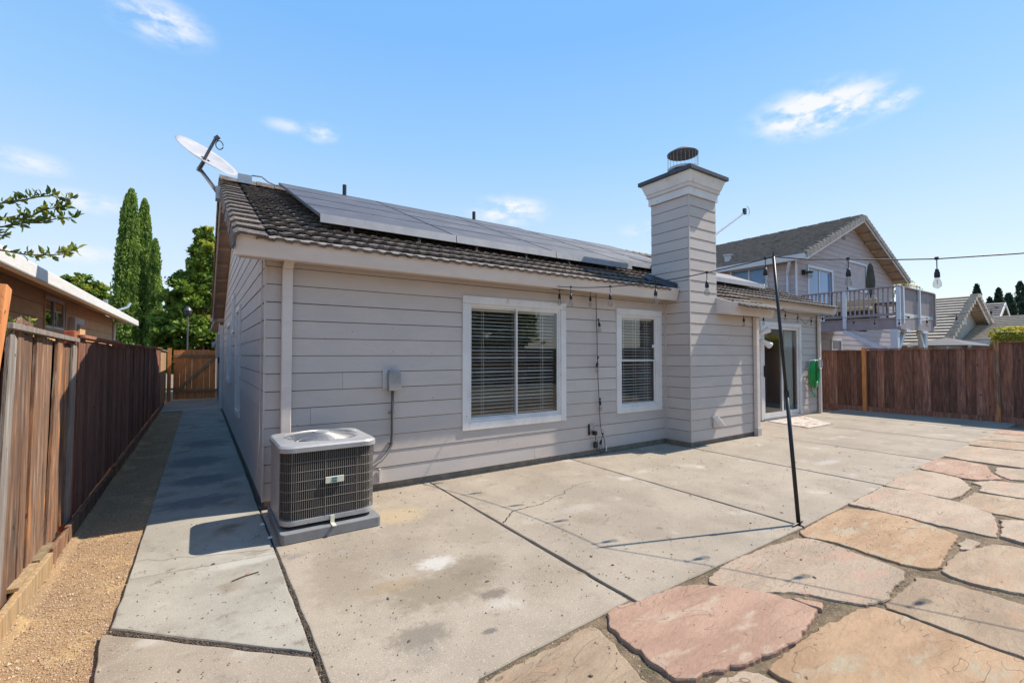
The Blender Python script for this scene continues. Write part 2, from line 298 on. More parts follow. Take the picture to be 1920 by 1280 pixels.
def inst(name, me, loc, parent=None, rot=(0,0,0), scale=(1,1,1)):
    o = bpy.data.objects.new(name, me); COL.objects.link(o); par(o, parent)
    o.location = loc; o.rotation_euler = rot; o.scale = scale; return o
BX = lambda *a: MB().box(*a)

# siding: origin o, unit u along the wall, outward normal n; each course a board that laps over the one below
def siding(parent, o, u, n, L, z0, z1, m, holes=(), lo=None, hi=None, e=.178, t=.0065, joints=True, seed=1, name='siding_board', wob=.0):
    rg = random.Random(seed); o = Vector(o); u = Vector(u); n = Vector(n); lo = lo or (lambda z: 0.); hi = hi or (lambda z: L)
    c = 0; z = z0; lap_shade = MB()
    while z < z1-.01:
        zt = min(z+e, z1)
        cuts = [(h[0], h[1], h[2], h[3]) for h in holes if h[2] < zt-.002 and h[3] > z+.002]
        pcs = [(None, None, z, zt)]
        rects = []
        xs = 0.
        cuts.sort()
        for h in cuts:
            rects.append((xs, h[0], z, zt))
            if h[2] > z+.01: rects.append((h[0], h[1], z, h[2]))
            if h[3] < zt-.01: rects.append((h[0], h[1], h[3], zt))
            xs = h[1]
        rects.append((xs, L, z, zt))
        for (a, b, za, zb) in rects:
            if b-a < .02: continue
            segs = [(a, b)]
            if joints and b-a > 1.6 and rg.random() < .35:
                j = rg.uniform(a+.4, b-.4); segs = [(a, j-.0015), (j+.0015, b)]
            for (p, q) in segs:
                pa, qa, pb, qb = max(p, lo(za)), min(q, hi(za)), max(p, lo(zb)), min(q, hi(zb))
                if qa-pa < .02: continue
                if qb < pb: qb = pb = (qb+pb)/2
                fr = lambda zz: t*(1-(zz-z)/e)+.004
                def P(x, zz, d): return tuple(o+u*x+n*d+Vector((0, 0, zz)))
                gp = .0075 if abs(zb-zt) < .001 else 0; k = max(1, int((qa-pa)/1.2)) if wob else 1
                mb = MB()
                for i in range(k):
                    f0, f1 = i/k, (i+1)/k
                    w0 = wob*math.sin(11.3*(pa+(qa-pa)*f0)+z*7) if wob else 0; w1 = wob*math.sin(11.3*(pa+(qa-pa)*f1)+z*7) if wob else 0
                    A0 = pa+(qa-pa)*f0; A1 = pa+(qa-pa)*f1; B0 = pb+(qb-pb)*f0; B1 = pb+(qb-pb)*f1
                    mb.hexa([P(A0, za+w0, -.004), P(A1, za+w1, -.004), P(A1, za+w1, fr(za)), P(A0, za+w0, fr(za)),
                             P(B0, zb-gp, -.004), P(B1, zb-gp, -.004), P(B1, zb-gp, fr(zb)), P(B0, zb-gp, fr(zb))])
                mb.obj(name, m, parent)
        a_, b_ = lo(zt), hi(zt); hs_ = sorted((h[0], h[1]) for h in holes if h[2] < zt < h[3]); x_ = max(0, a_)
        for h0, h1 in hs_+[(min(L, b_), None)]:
            if h0-x_ > .03: P2 = lambda x, zz, d: tuple(o+u*x+n*d+Vector((0, 0, zz))); lap_shade.hexa([P2(x_, zt-.0085, -.004), P2(h0, zt-.0085, -.004), P2(h0, zt-.0085, .0015), P2(x_, zt-.0085, .0015), P2(x_, zt-.001, -.004), P2(h0, zt-.001, -.004), P2(h0, zt-.001, .0035), P2(x_, zt-.001, .0035)])
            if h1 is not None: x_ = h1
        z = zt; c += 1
    lap_shade.obj('board_joint_shade', M['joint'], parent, kind='stuff')  # dark strips in the lap gaps, coloured as shade and dirt
def backing(parent, o, u, n, L, z0, z1, m, holes=(), th=.1, name='wall', gable=None):
    o = Vector(o); u = Vector(u); n = Vector(n); mb = MB()
    def slab(a, b, za, zb):
        if b-a < .005 or zb-za < .005: return
        P = lambda x, d, z: tuple(o+u*x+n*d+Vector((0, 0, z)))
        mb.hexa([P(a,-th,za),P(b,-th,za),P(b,-.005,za),P(a,-.005,za),P(a,-th,zb),P(b,-th,zb),P(b,-.005,zb),P(a,-.005,zb)])
    x = 0.
    for h in sorted(holes):
        slab(x, h[0], z0, z1); slab(h[0], h[1], z0, h[2]); slab(h[0], h[1], h[3], z1); x = h[1]
    slab(x, L, z0, z1)
    if gable:  # (lo x, hi x, apex x, apex z)
        a, b, cx, cz = gable
        P = lambda x, d, z: tuple(o+u*x+n*d+Vector((0, 0, z)))
        mb.add([P(a,-th,z1),P(b,-th,z1),P(cx,-th,cz),P(a,-.005,z1),P(b,-.005,z1),P(cx,-.005,cz)], [(0,1,2),(3,4,5),(0,1,4,3),(1,2,5,4),(2,0,3,5)])
    return mb.obj(name, m, parent)

# ------------------------------------------------------------------ ground, gravel, concrete, flagstones
g = MB(); Q = 60
g.add([(-900,-900,-.09),(1100,-900,-.09),(1100,1100,-.09),(-900,1100,-.09)], [(0,1,2,3)])
g.obj('ground', M['ground'], kind='structure')

def grid(x0, y0, x1, y1, nx, ny, zf):
    mb = MB()
    mb.v = [(x0+(x1-x0)*i/nx, y0+(y1-y0)*j/ny, zf(x0+(x1-x0)*i/nx, y0+(y1-y0)*j/ny)) for j in range(ny+1) for i in range(nx+1)]
    mb.f = [(j*(nx+1)+i, j*(nx+1)+i+1, (j+1)*(nx+1)+i+1, (j+1)*(nx+1)+i) for j in range(ny) for i in range(nx)]
    return mb
from mathutils import noise as mn_
nz = lambda x, y, s=1., k=0.: mn_.noise(Vector((x*s, y*s, k)))
def zgr(x, y): return -.030+.012*nz(x, y, 1.7)+.006*nz(x, y, 9)+(.03 if x < -.82 else 0)
grid(-1.02, 1.2, -.37, 18.4, 26, 520, zgr).obj('gravel_strip', M['gravel'], kind='structure', smooth=True)
pb = MB()
for i in range(20000):
    y = 2.0+9*rnd.random()**2.2; x = rnd.uniform(-1.0, -.39); r = rnd.uniform(.0025, .0065)*(2 if rnd.random() < .05 else 1); z = zgr(x, y)+r*.3
    if rnd.random() < .04: x += rnd.uniform(0, .12)*1; z = .002 if x > -.38 else z
    a = rnd.uniform(0, 6.28); c_, s_ = math.cos(a)*r, math.sin(a)*r*.8
    pb.add([(x+c_,y+s_,z),(x-s_,y+c_,z),(x-c_,y-s_,z),(x+s_,y-c_,z),(x,y,z+r*.9)], [(0,1,4),(1,2,4),(2,3,4),(3,0,4)])
pb.obj('loose_grit', M['pebble'], kind='stuff')
pb = MB()
for i in range(6000):
    y = 2.0+7*rnd.random()**2; x = rnd.uniform(-1.0, -.39); r = rnd.uniform(.002, .006); z = zgr(x, y)+r*.2; a = rnd.uniform(0, 6.28); c_, s_ = math.cos(a)*r, math.sin(a)*r*.5
    pb.add([(x+c_*1.5,y+s_,z),(x-s_,y+c_,z),(x-c_*1.5,y-s_,z),(x+s_,y-c_,z),(x,y,z+r*.6)], [(0,1,4),(1,2,4),(2,3,4),(3,0,4)])
pb.obj('bark_chips', M['w_dark'], kind='stuff')

grid(.4, -3.5, 16, 2.45, 300, 120, lambda x, y: -.016+.006*nz(x, y, 2.3)+.005*nz(x, y, 11)).obj('soil_bed', M['soil'], kind='structure', smooth=True)
MB().box(.4, 2.46, -.085, 16, 5.4, -.045).obj('sub_base', M['soil'], kind='structure')
path = thing('garden_path', None, None, (0, 5, 0)); tag(path, kind='structure')
def slab(parent, loop, m, z1=0, z0=-.08, name='concrete_slab', jag=.0, seed=0):
    rg = random.Random(seed); pts = []
    for i, (x, y) in enumerate(loop):
        x2, y2 = loop[(i+1) % len(loop)]; L = math.hypot(x2-x, y2-y); k = max(1, int(L/.12)) if jag else 1
        for j in range(k):
            f = j/k; px, py = x+(x2-x)*f, y+(y2-y)*f
            if jag and j: px += rg.gauss(0, jag); py += rg.gauss(0, jag)
            pts.append((px, py))
    n = len(pts); cx = sum(p[0] for p in pts)/n; cy = sum(p[1] for p in pts)/n; mb = MB()
    def ins(p, d):
        L = math.hypot(p[0]-cx, p[1]-cy) or 1; return (p[0]+(cx-p[0])/L*d, p[1]+(cy-p[1])/L*d)
    rings = [([p for p in pts], z0), ([p for p in pts], z1-.008), ([ins(p, .006) for p in pts], z1-.0015), ([ins(p, .014) for p in pts], z1)]
    for r_, z in rings: mb.v += [(x, y, z) for x, y in r_]
    for k in range(len(rings)-1):
        for i in range(n): a = k*n+i; b = k*n+(i+1)%n; mb.f.append((a, b, b+n, a+n))
    mb.f.append(tuple((len(rings)-1)*n+i for i in range(n)))
    return mb.obj(name, m, parent)
ys = [2.545, 4.02, 6.85, 7.95, 10.9, 13.9, 16.9, 18.5]
slab(path, [(-.385, 3.375), (.494, 2.53), (.500, 3.93), (-.372, 4.02)], M['concpath'], seed=1, jag=.0025)
slab(path, [(-.372, 4.030), (.500, 3.94), (.500, 5.02), (.505, 6.83), (-.366, 6.83)], M['concpath'], seed=2, jag=.0015)
for a, b in ((6.84, 9.8), (9.81, 12.9), (12.91, 15.2)):
    slab(path, [(-.366, a), (.505, a), (.505, b), (-.36, b)], M['concpath'], seed=3)
slab(path, [(-1.0, 15.21), (.62, 15.21), (.62, 18.6), (-1.0, 18.6)], M['concpath'], z1=.002)
slab(path, [(-.415, 3.335), (-.36, 2.55), (-.33, 1.3), (.478, 1.3), (.49, 2.50)], M['conc'], z1=-.004, seed=5, jag=.004)

patio = thing('patio', None, None, (5, 3.5, 0)); tag(patio, kind='structure')
edge = lambda x: 1.93 + (.0 if x < 4 else .04*(x-4) if x < 8 else .16+.015*(x-8))
xs = [.512, 2.268, 4.45, 6.60, 8.75, 11.0, 13.2, 16.0]
for i in range(7):
    a, b = xs[i]+.006, xs[i+1]-.006; top = 5.08 if b < 7 else (4.6 if b < 9 else 5.48)
    lp = [(a-.04 if i else .505, edge(a)), (b-.06, edge(b)), (b, top), (a, top)]
    if i == 0: lp = [(.522, 1.3), (.75, 1.62), (1.10, 1.90), (2.20, 1.975), (2.262, top), (.512, top)]
    s_ = slab(patio, lp, M['conc'], seed=10+i, jag=.002)
    if i == 1:
        c = [(2.274,3.486),(2.36,3.57),(2.44,3.622),(2.50,3.70),(2.62,3.70),(2.707,3.716),(2.82,3.70),(3.007,3.755),(3.12,3.82),(3.299,3.843),(3.36,3.93),(3.50,3.96),(3.576,4.025),(3.75,4.03),(3.923,4.062)]
        mb = MB()
        pts = []
        for j in range(len(c)-1):
            for k in range(5):
                f = k/5; pts.append((c[j][0]+(c[j+1][0]-c[j][0])*f+rnd.gauss(0, .006), c[j][1]+(c[j+1][1]-c[j][1])*f+rnd.gauss(0, .006)))
        for j in range(len(pts)-1):
            (x, y), (x2, y2) = pts[j], pts[j+1]; L = math.hypot(x2-x, y2-y)+1e-6; wd = .0048*(1-j/len(pts)*.75)*rnd.uniform(.5, 1.4); nx, ny = -(y2-y)/L*wd, (x2-x)/L*wd
            mb.add([(x-nx,y-ny,.003),(x+nx,y+ny,.003),(x2+nx,y2+ny,.003),(x2-nx,y2-ny,.003)], [(0,3,2,1)])
        mb.obj('crack', mat('crack_dirt', (.04, .03, .022), rough=1), s_)
for a, b in (((-.36, 4.33), (.48, 4.02)), ):  # hairline break across the path
    mb = MB(); k = 40
    P_ = [(a[0]+(b[0]-a[0])*i/k+rnd.gauss(0, .002), a[1]+(b[1]-a[1])*i/k+.05*nz(i*.2, 1)+rnd.gauss(0, .003)) for i in range(k+1)]
    for i in range(k):
        (x, y), (x2, y2) = P_[i], P_[i+1]; mb.add([(x,y-.0016,.003),(x2,y2-.0016,.003),(x2,y2+.0016,.003),(x,y+.0016,.003)], [(0,1,2,3)])
    mb.obj('hairline_crack', mat('crack_dirt2', (.05, .04, .03), rough=1), path)
# dirt and grit packed in the joints and along the wall foot
db = MB()
def grit(x, y, z, r):
    a = rnd.uniform(0, 6.28); c_, s_ = math.cos(a)*r, math.sin(a)*r
    db.add([(x+c_,y+s_,z),(x-s_,y+c_,z),(x-c_*1.3,y-s_,z),(x+s_,y-c_,z),(x,y,z+r*.7)], [(0,1,4),(1,2,4),(2,3,4),(3,0,4)])
for i in range(5200):
    t_ = rnd.random()
    if t_ < .35: y = rnd.uniform(1.4, 3.95); grit(.506+rnd.gauss(0, .008), y, -.012+.012*rnd.random(), rnd.uniform(.0015, .005))
    elif t_ < .6: f = rnd.random(); grit(-.4+.89*f, 3.36-.855*f+rnd.gauss(0, .012), -.014+.01*rnd.random(), rnd.uniform(.0015, .005))
    elif t_ < .85: y = rnd.uniform(1.95, 5.05); grit(2.268+rnd.gauss(0, .005), y, -.015+.01*rnd.random(), rnd.uniform(.003, .006))
    else: x = rnd.uniform(.6, 6.6); grit(x, 5.085+rnd.gauss(0, .012), .0, rnd.uniform(.003, .009))
db.obj('joint_debris', M['bark'], kind='stuff')

STN = {1:[(1.01,1.85),(1.15,1.86),(1.44,1.87),(1.52,1.87),(1.75,1.91),(1.83,1.88),(1.81,1.79),(1.78,1.67),(1.74,1.56),(1.72,1.45),(1.66,1.28),(1.3,1.25),(0.89,1.45),(0.84,1.62)],
2:[(1.99,1.94),(2.06,1.95),(2.31,1.92),(2.56,1.90),(2.68,1.85),(2.81,1.73),(2.91,1.63),(2.97,1.51),(3.01,1.36),(3.01,1.27),(2.87,1.25),(2.64,1.22),(2.39,1.23),(2.24,1.26),(2.09,1.31),(1.9,1.35),(1.85,1.39),(1.86,1.48),(1.88,1.63),(1.88,1.74),(1.91,1.83)],
3:[(2.83,1.84),(3.08,1.90),(3.31,1.91),(3.73,1.90),(4.07,1.85),(4.15,1.79),(4.17,1.6),(4.13,1.41),(4.12,1.27),(4.07,1.16),(3.95,1.14),(3.69,1.13),(3.53,1.1),(3.35,1.15),(3.26,1.28),(3.16,1.46),(2.98,1.58),(2.87,1.7),(2.83,1.78)],
4:[(4.24,1.89),(4.63,1.93),(4.88,1.95),(5.2,1.95),(5.3,1.93),(5.43,1.74),(5.42,1.48),(5.32,1.23),(5.26,1.14),(4.97,1.12),(4.59,1.08),(4.33,1.05),(4.23,1.13),(4.21,1.27),(4.23,1.45),(4.25,1.64),(4.21,1.77),(4.17,1.84)],
5:[(5.45,1.97),(6.44,2.00),(6.5,1.77),(6.43,1.48),(6.37,1.3),(6.22,1.11),(5.91,1.02),(5.46,.95),(5.45,1.11),(5.43,1.31),(5.46,1.56),(5.47,1.83)],
6:[(6.54,2.01),(7.06,2.05),(7.72,2.05),(7.76,1.87),(7.67,1.64),(7.38,1.5),(7.2,1.45),(6.69,1.43),(6.5,1.48),(6.5,1.66),(6.54,1.85)],
7:[(8.02,2.09),(8.91,2.12),(9.0,1.88),(8.9,1.62),(8.39,1.49),(8.08,1.34),(7.78,1.5),(7.73,1.6),(7.85,1.84),(7.89,2.03)],
8:[(8.85,1.5),(8.98,1.29),(9.05,.98),(8.22,.88),(8.23,1.17),(8.15,1.28),(8.43,1.44)],
9:[(9.2,2.12),(10.55,2.14),(10.6,1.88),(10.7,1.31),(9.13,1.02),(9.08,1.29),(9.08,1.61),(9.1,1.88)],
10:[(10.7,2.15),(11.45,2.16),(11.83,1.31),(10.81,1.2),(10.68,1.9)],
11:[(11.53,2.17),(12.55,2.19),(12.73,1.54),(11.92,1.38)],
12:[(12.63,2.19),(13.7,2.21),(13.8,1.72),(12.8,1.55)],
13:[(7.56,1.49),(7.86,1.38),(7.98,1.12),(8.1,.91),(7.25,.82),(7.2,1.03),(7.16,1.19),(7.18,1.36),(7.46,1.38)],
14:[(6.43,1.37),(7.03,1.37),(7.08,1.18),(7.12,1.01),(7.15,.7),(6.32,.63),(6.3,.9),(6.3,1.12),(6.35,1.27)],
15:[(6.04,1.0),(6.18,.89),(6.25,.6),(5.42,.52),(5.45,.79),(5.5,.92),(5.74,.94)],
16:[(5.02,1.075),(5.22,1.08),(5.22,.99),(4.95,1.0),(4.89,1.04)],
17:[(4.31,1.01),(4.78,1.02),(5.0,.97),(5.24,.89),(5.3,.76),(5.36,.53),(4.37,.42),(4.33,.63),(4.26,.77),(4.24,.90),(4.25,.96)],
18:[(3.42,1.06),(3.68,1.07),(4.02,1.07),(4.10,1.0),(4.12,.85),(4.12,.7),(4.13,.61),(4.16,.37),(3.44,.24),(3.43,.5),(3.42,.62),(3.43,.79),(3.43,.94)],
19:[(2.29,1.17),(2.56,1.18),(2.97,1.16),(3.23,1.14),(3.32,1.10),(3.35,1.06),(3.36,.88),(3.35,.7),(3.35,.5),(3.33,.36),(2.94,.19),(2.21,.63),(2.29,1.0),(2.28,1.12)],
20:[(3.05,1.42),(3.14,1.29),(3.06,1.26),(3.05,1.31)],
21:[(1.78,1.28),(1.91,1.27),(2.01,1.26),(2.14,1.22),(2.21,1.18),(2.22,1.13),(2.2,1.05),(2.1,.92),(1.88,.86),(1.55,1.08)],
22:[(5.42,.45),(6.3,.53),(6.4,-.2),(5.6,-.4),(4.45,-.1),(4.43,.34)], 23:[(3.45,.14),(4.3,.28),(4.3,-.4),(3.6,-.6)], 24:[(7.25,.7),(8.2,.78),(9.1,.88),(9.2,.1),(7.9,-.2),(6.6,0),(6.5,.5)],
25:[(9.25,.92),(10.8,1.08),(11.8,1.18),(11.9,.3),(9.4,.0)], 26:[(12.0,1.26),(13.85,1.5),(14.2,.5),(12.1,.2)], 27:[(1.0,1.1),(1.6,.95),(1.95,.75),(1.9,.2),(.8,.3)]}
SM = {1:'s_tan',2:'s_pink',3:'s_pale',4:'s_orange',5:'s_pale',6:'s_pale',7:'s_pink',8:'s_pale',9:'s_pale',10:'s_tan',11:'s_pale',12:'s_pink',13:'s_pale',14:'s_tan',15:'s_pale',16:'s_pale',17:'s_tan',18:'s_tan',19:'s_orange',20:'s_pink',21:'s_pale',22:'s_tan',23:'s_pink',24:'s_pink',25:'s_tan',26:'s_pale',27:'s_tan'}
flag = thing('flagstone_paving', None, None, (5, 1.5, 0)); tag(flag, kind='structure')
for k, lp in STN.items():
    rg = random.Random(k); pts = []
    lp = [(x, y) for x, y in lp]
    ar = sum(lp[i][0]*lp[(i+1)%len(lp)][1]-lp[(i+1)%len(lp)][0]*lp[i][1] for i in range(len(lp)))
    if ar < 0: lp = lp[::-1]
    for i in range(len(lp)):
        a = Vector((*lp[i], 0)); b = Vector((*lp[(i+1)%len(lp)], 0)); n_ = max(1, int((b-a).length/.025))
        for j in range(n_):
            p = a.lerp(b, j/n_); d = .010*nz(p.x, p.y, 4, k)+.018*nz(p.x, p.y, 16, k)+.008*nz(p.x, p.y, 47, k)
            nn = Vector(((b-a).y, -(b-a).x, 0)).normalized(); p = p+nn*(d+(.014 if k not in (16, 20) else .004)); pts.append(p)
    n_ = len(pts); cx = sum(p.x for p in pts)/n_; cy = sum(p.y for p in pts)/n_; c_ = Vector((cx, cy, 0))
    z1 = .002+rg.uniform(-.006, .008); tx, ty = rg.uniform(-.006, .006), rg.uniform(-.006, .006)
    zt = lambda p: z1+tx*(p.x-cx)+ty*(p.y-cy)
    mb = MB(); rings = []
    for ins_, dz, jit in ((-.004, -.07, 0), (0, -.009, 0), (.005, -.0015, .003), (.013, 0, .004)):
        for p in pts:
            d = (c_-p); L = d.length or 1; q = p+d/L*(ins_+jit*nz(p.x, p.y, 30, k+3)); mb.v.append((q.x, q.y, (zt(q) if dz > -.05 else 0)+dz))
    for r_ in range(3):
        for i in range(n_): a = r_*n_+i; b = r_*n_+(i+1)%n_; mb.f.append((a, b, b+n_, a+n_))
    mb.f.append(tuple(3*n_+i for i in range(n_)))
    mb.obj('flagstone', M[SM[k]], flag)
gb = MB()
for i in range(5200):   # sand and dry bits in the flagstone joints
    x = rnd.uniform(.6, 9); y = rnd.uniform(.2, 2.15); r = rnd.uniform(.002, .006)
    a = rnd.uniform(0, 6.28); c_, s_ = math.cos(a)*r, math.sin(a)*r
    gb.add([(x+c_,y+s_,-.017),(x-s_,y+c_,-.017),(x-c_*2,y-s_*2,-.016),(x+s_,y-c_,-.017),(x,y,-.015+r)], [(0,1,4),(1,2,4),(2,3,4),(3,0,4)])
gb.obj('joint_sand', M['pebble'], kind='stuff')

# ------------------------------------------------------------------ the house
YW, XS = 5.12, .535
RS = .415; roofz = lambda y: 2.62+RS*(y-4.87)
house = thing('house', 'grey-mauve clapboard single-storey house with white-trimmed windows, brown tile roof and tall chimney', 'house', (6, 8, 0))
W1 = (2.71, 4.40, .555, 2.245); W2 = (5.45, 6.545, .57, 2.245)
tw = .095
holes = [(W1[0]-XS+tw*.6, W1[1]-XS-tw*.6, W1[2]+tw*.6, W1[3]-tw*.6), (W2[0]-XS+tw*.6, W2[1]-XS-tw*.6, W2[2]+tw*.6, W2[3]-tw*.6)]
wb = backing(house, (XS, YW, 0), (1,0,0), (0,-1,0), 6.67-XS, .065, 2.50, M['siding'], holes)
siding(wb, (XS, YW, 0), (1,0,0), (0,-1,0), 6.66-XS, .07, 2.50, M['siding'], holes, seed=3, wob=.0015)
# side wall with gable
yb, YR = 14.85, 9.97
sh = [(8.35-YW, 9.15-YW, .55, 2.25), (9.95-YW, 10.45-YW, 1.95, 2.6), (10.9-YW, 12.2-YW, .95, 2.15)]
ws = backing(house, (XS, YW, 0), (0,1,0), (-1,0,0), yb-YW, .065, 2.50, M['siding'], [], gable=(0, yb-YW, YR-YW, roofz(YR)-.1))
siding(ws, (XS, YW, 0), (0,1,0), (-1,0,0), yb-YW, .07, 4.55, M['siding'], sh, lo=lambda z: max(0, (z-2.48)/RS), hi=lambda z: min(yb-YW, yb-YW-(z-2.48)/RS), seed=5, wob=.004)
for i in range(13):  # corner: returns of the side boards closing the corner
    z = .07+.178*i; MB().box(XS-.019, YW-.019, z, XS-.001, YW-.0, min(z+.176, 2.45)).obj('corner_board', M['siding'], ws)
# chimney chase
cx0, cx1, cy0, cy1, ct = 6.67, 7.43, 4.63, 5.39, 4.16
bayx = 8.70
MB().box(cx0+.005, cy0+.005, .06, cx1-.005, cy1-.005, ct).obj('chimney', M['siding'], house)
chim = house.children[-1]
siding(chim, (cx0, cy1, 0), (0,-1,0), (-1,0,0), cy1-cy0+.016, .07, ct, M['siding'], joints=False, seed=6)
siding(chim, (cx0, cy0, 0), (1,0,0), (0,-1,0), cx1-cx0, 2.384, ct, M['siding'], joints=False, seed=7)
siding(chim, (cx1, cy0, 0), (0,1,0), (1,0,0), cy1-cy0, 2.384, ct, M['siding'], joints=False, seed=8)
bw = backing(house, (cx0, cy0, 0), (1,0,0), (0,-1,0), bayx-cx0, .065, 2.384, M['siding'])
siding(bw, (cx0, cy0, 0), (1,0,0), (0,-1,0), bayx-cx0, .07, 2.384, M['siding'], joints=False, seed=9)
MB().box(cx0-.02, cy0-.019, .07, cx0-.001, cy0-.001, ct).obj('corner_strip', M['siding'], chim)
backing(house, (bayx, cy0, 0), (0,1,0), (1,0,0), 5.5-cy0, .065, 2.5, M['siding'])
# chimney crown
MB().box(cx0-.035, cy0-.035, ct, cx1+.035, cy1+.035, ct+.13).obj('crown_trim', M['white'], chim)
MB().box(cx0-.06, cy0-.06, ct+.132, cx1+.06, cy1+.06, ct+.19).obj('crown_moulding', M['fascia'], chim)
mb = MB(); a_, b_ = .07, .125
mb.hexa([(cx0-a_,cy0-a_,ct+.192),(cx1+a_,cy0-a_,ct+.192),(cx1+a_,cy1+a_,ct+.192),(cx0-a_,cy1+a_,ct+.192),(cx0-b_,cy0-b_,ct+.36),(cx1+b_,cy0-b_,ct+.36),(cx1+b_,cy1+b_,ct+.36),(cx0-b_,cy1+b_,ct+.36)])
mb.obj('crown_trim', M['white'], chim)
MB().box(cx0-.165, cy0-.165, ct+.362, cx1+.165, cy1+.165, ct+.43).obj('chimney_cap', M['darkmetal'], chim, bevel=.006)
fx, fy, fz = 7.02, 4.98, ct+.43
flue = MB().lathe([(.13,0),(.13,.24),(.12,.24),(.12,0)], (fx,fy,fz), 20).obj('flue_pipe', mat('rusty_pipe', (.22,.16,.11), (.35,.33,.32), 9, rough=.6, metal=.4), chim, smooth=False)
MB().lathe([(.13,.17),(.26,.15),(.262,.19),(.13,.19)], (fx,fy,fz), 24).obj('flue_collar', M['metal'], chim)
MB().lathe([(0,.52),(.14,.51),(.262,.44),(.264,.46),(.14,.535),(0,.55)], (fx,fy,fz), 24).obj('flue_lid', M['cabling'], chim)
mb = MB()
for k in range(24):
    a = 2*math.pi*k/24; mb.bar((fx+.255*math.cos(a), fy+.255*math.sin(a), fz+.18), (fx+.255*math.cos(a), fy+.255*math.sin(a), fz+.45), .003)
mb.obj('spark_screen', M['metal'], chim)
# wall by the sliding door
DW = 5.50; dx0, dx1, dz0, dz1 = 10.47, 12.40, .03, 2.26
dh = [(dx0-8.70+.07, dx1-8.70-.07, 0, dz1-.07)]
dwall = backing(house, (8.70, DW, 0), (1,0,0), (0,-1,0), 13.40-8.70, .0, 2.62, M['siding'], dh)
siding(dwall, (8.70, DW, 0), (1,0,0), (0,-1,0), 13.40-8.70, .07, 2.56, M['siding'], [(dh[0][0], dh[0][1], -1, dh[0][3])], joints=False, seed=11)
backing(house, (13.40, DW, 0), (0,1,0), (1,0,0), yb-DW, .0, 2.6, M['siding'])
backing(house, (XS, yb, 0), (1,0,0), (0,1,0), 13.40-XS, .0, 2.6, M['siding'])
MB().box(13.33, DW-.045, .04, 13.42, DW-.019, 2.55).obj('corner_board', M['white'], dwall)
# foundation
for (x0,y0,x1,y1) in ((XS+.012,YW+.012,6.69,YW+.2),(XS+.012,YW+.2,XS+.2,yb),(6.69,cy0+.012,8.69,cy0+.2),(6.685,cy0+.2,6.9,YW+.01),(8.69,DW+.012,10.45,DW+.2),(12.42,DW+.012,13.4,DW+.2)):
    MB().box(x0,y0,-.08,x1,y1,.075).obj('foundation', M['found'], house)

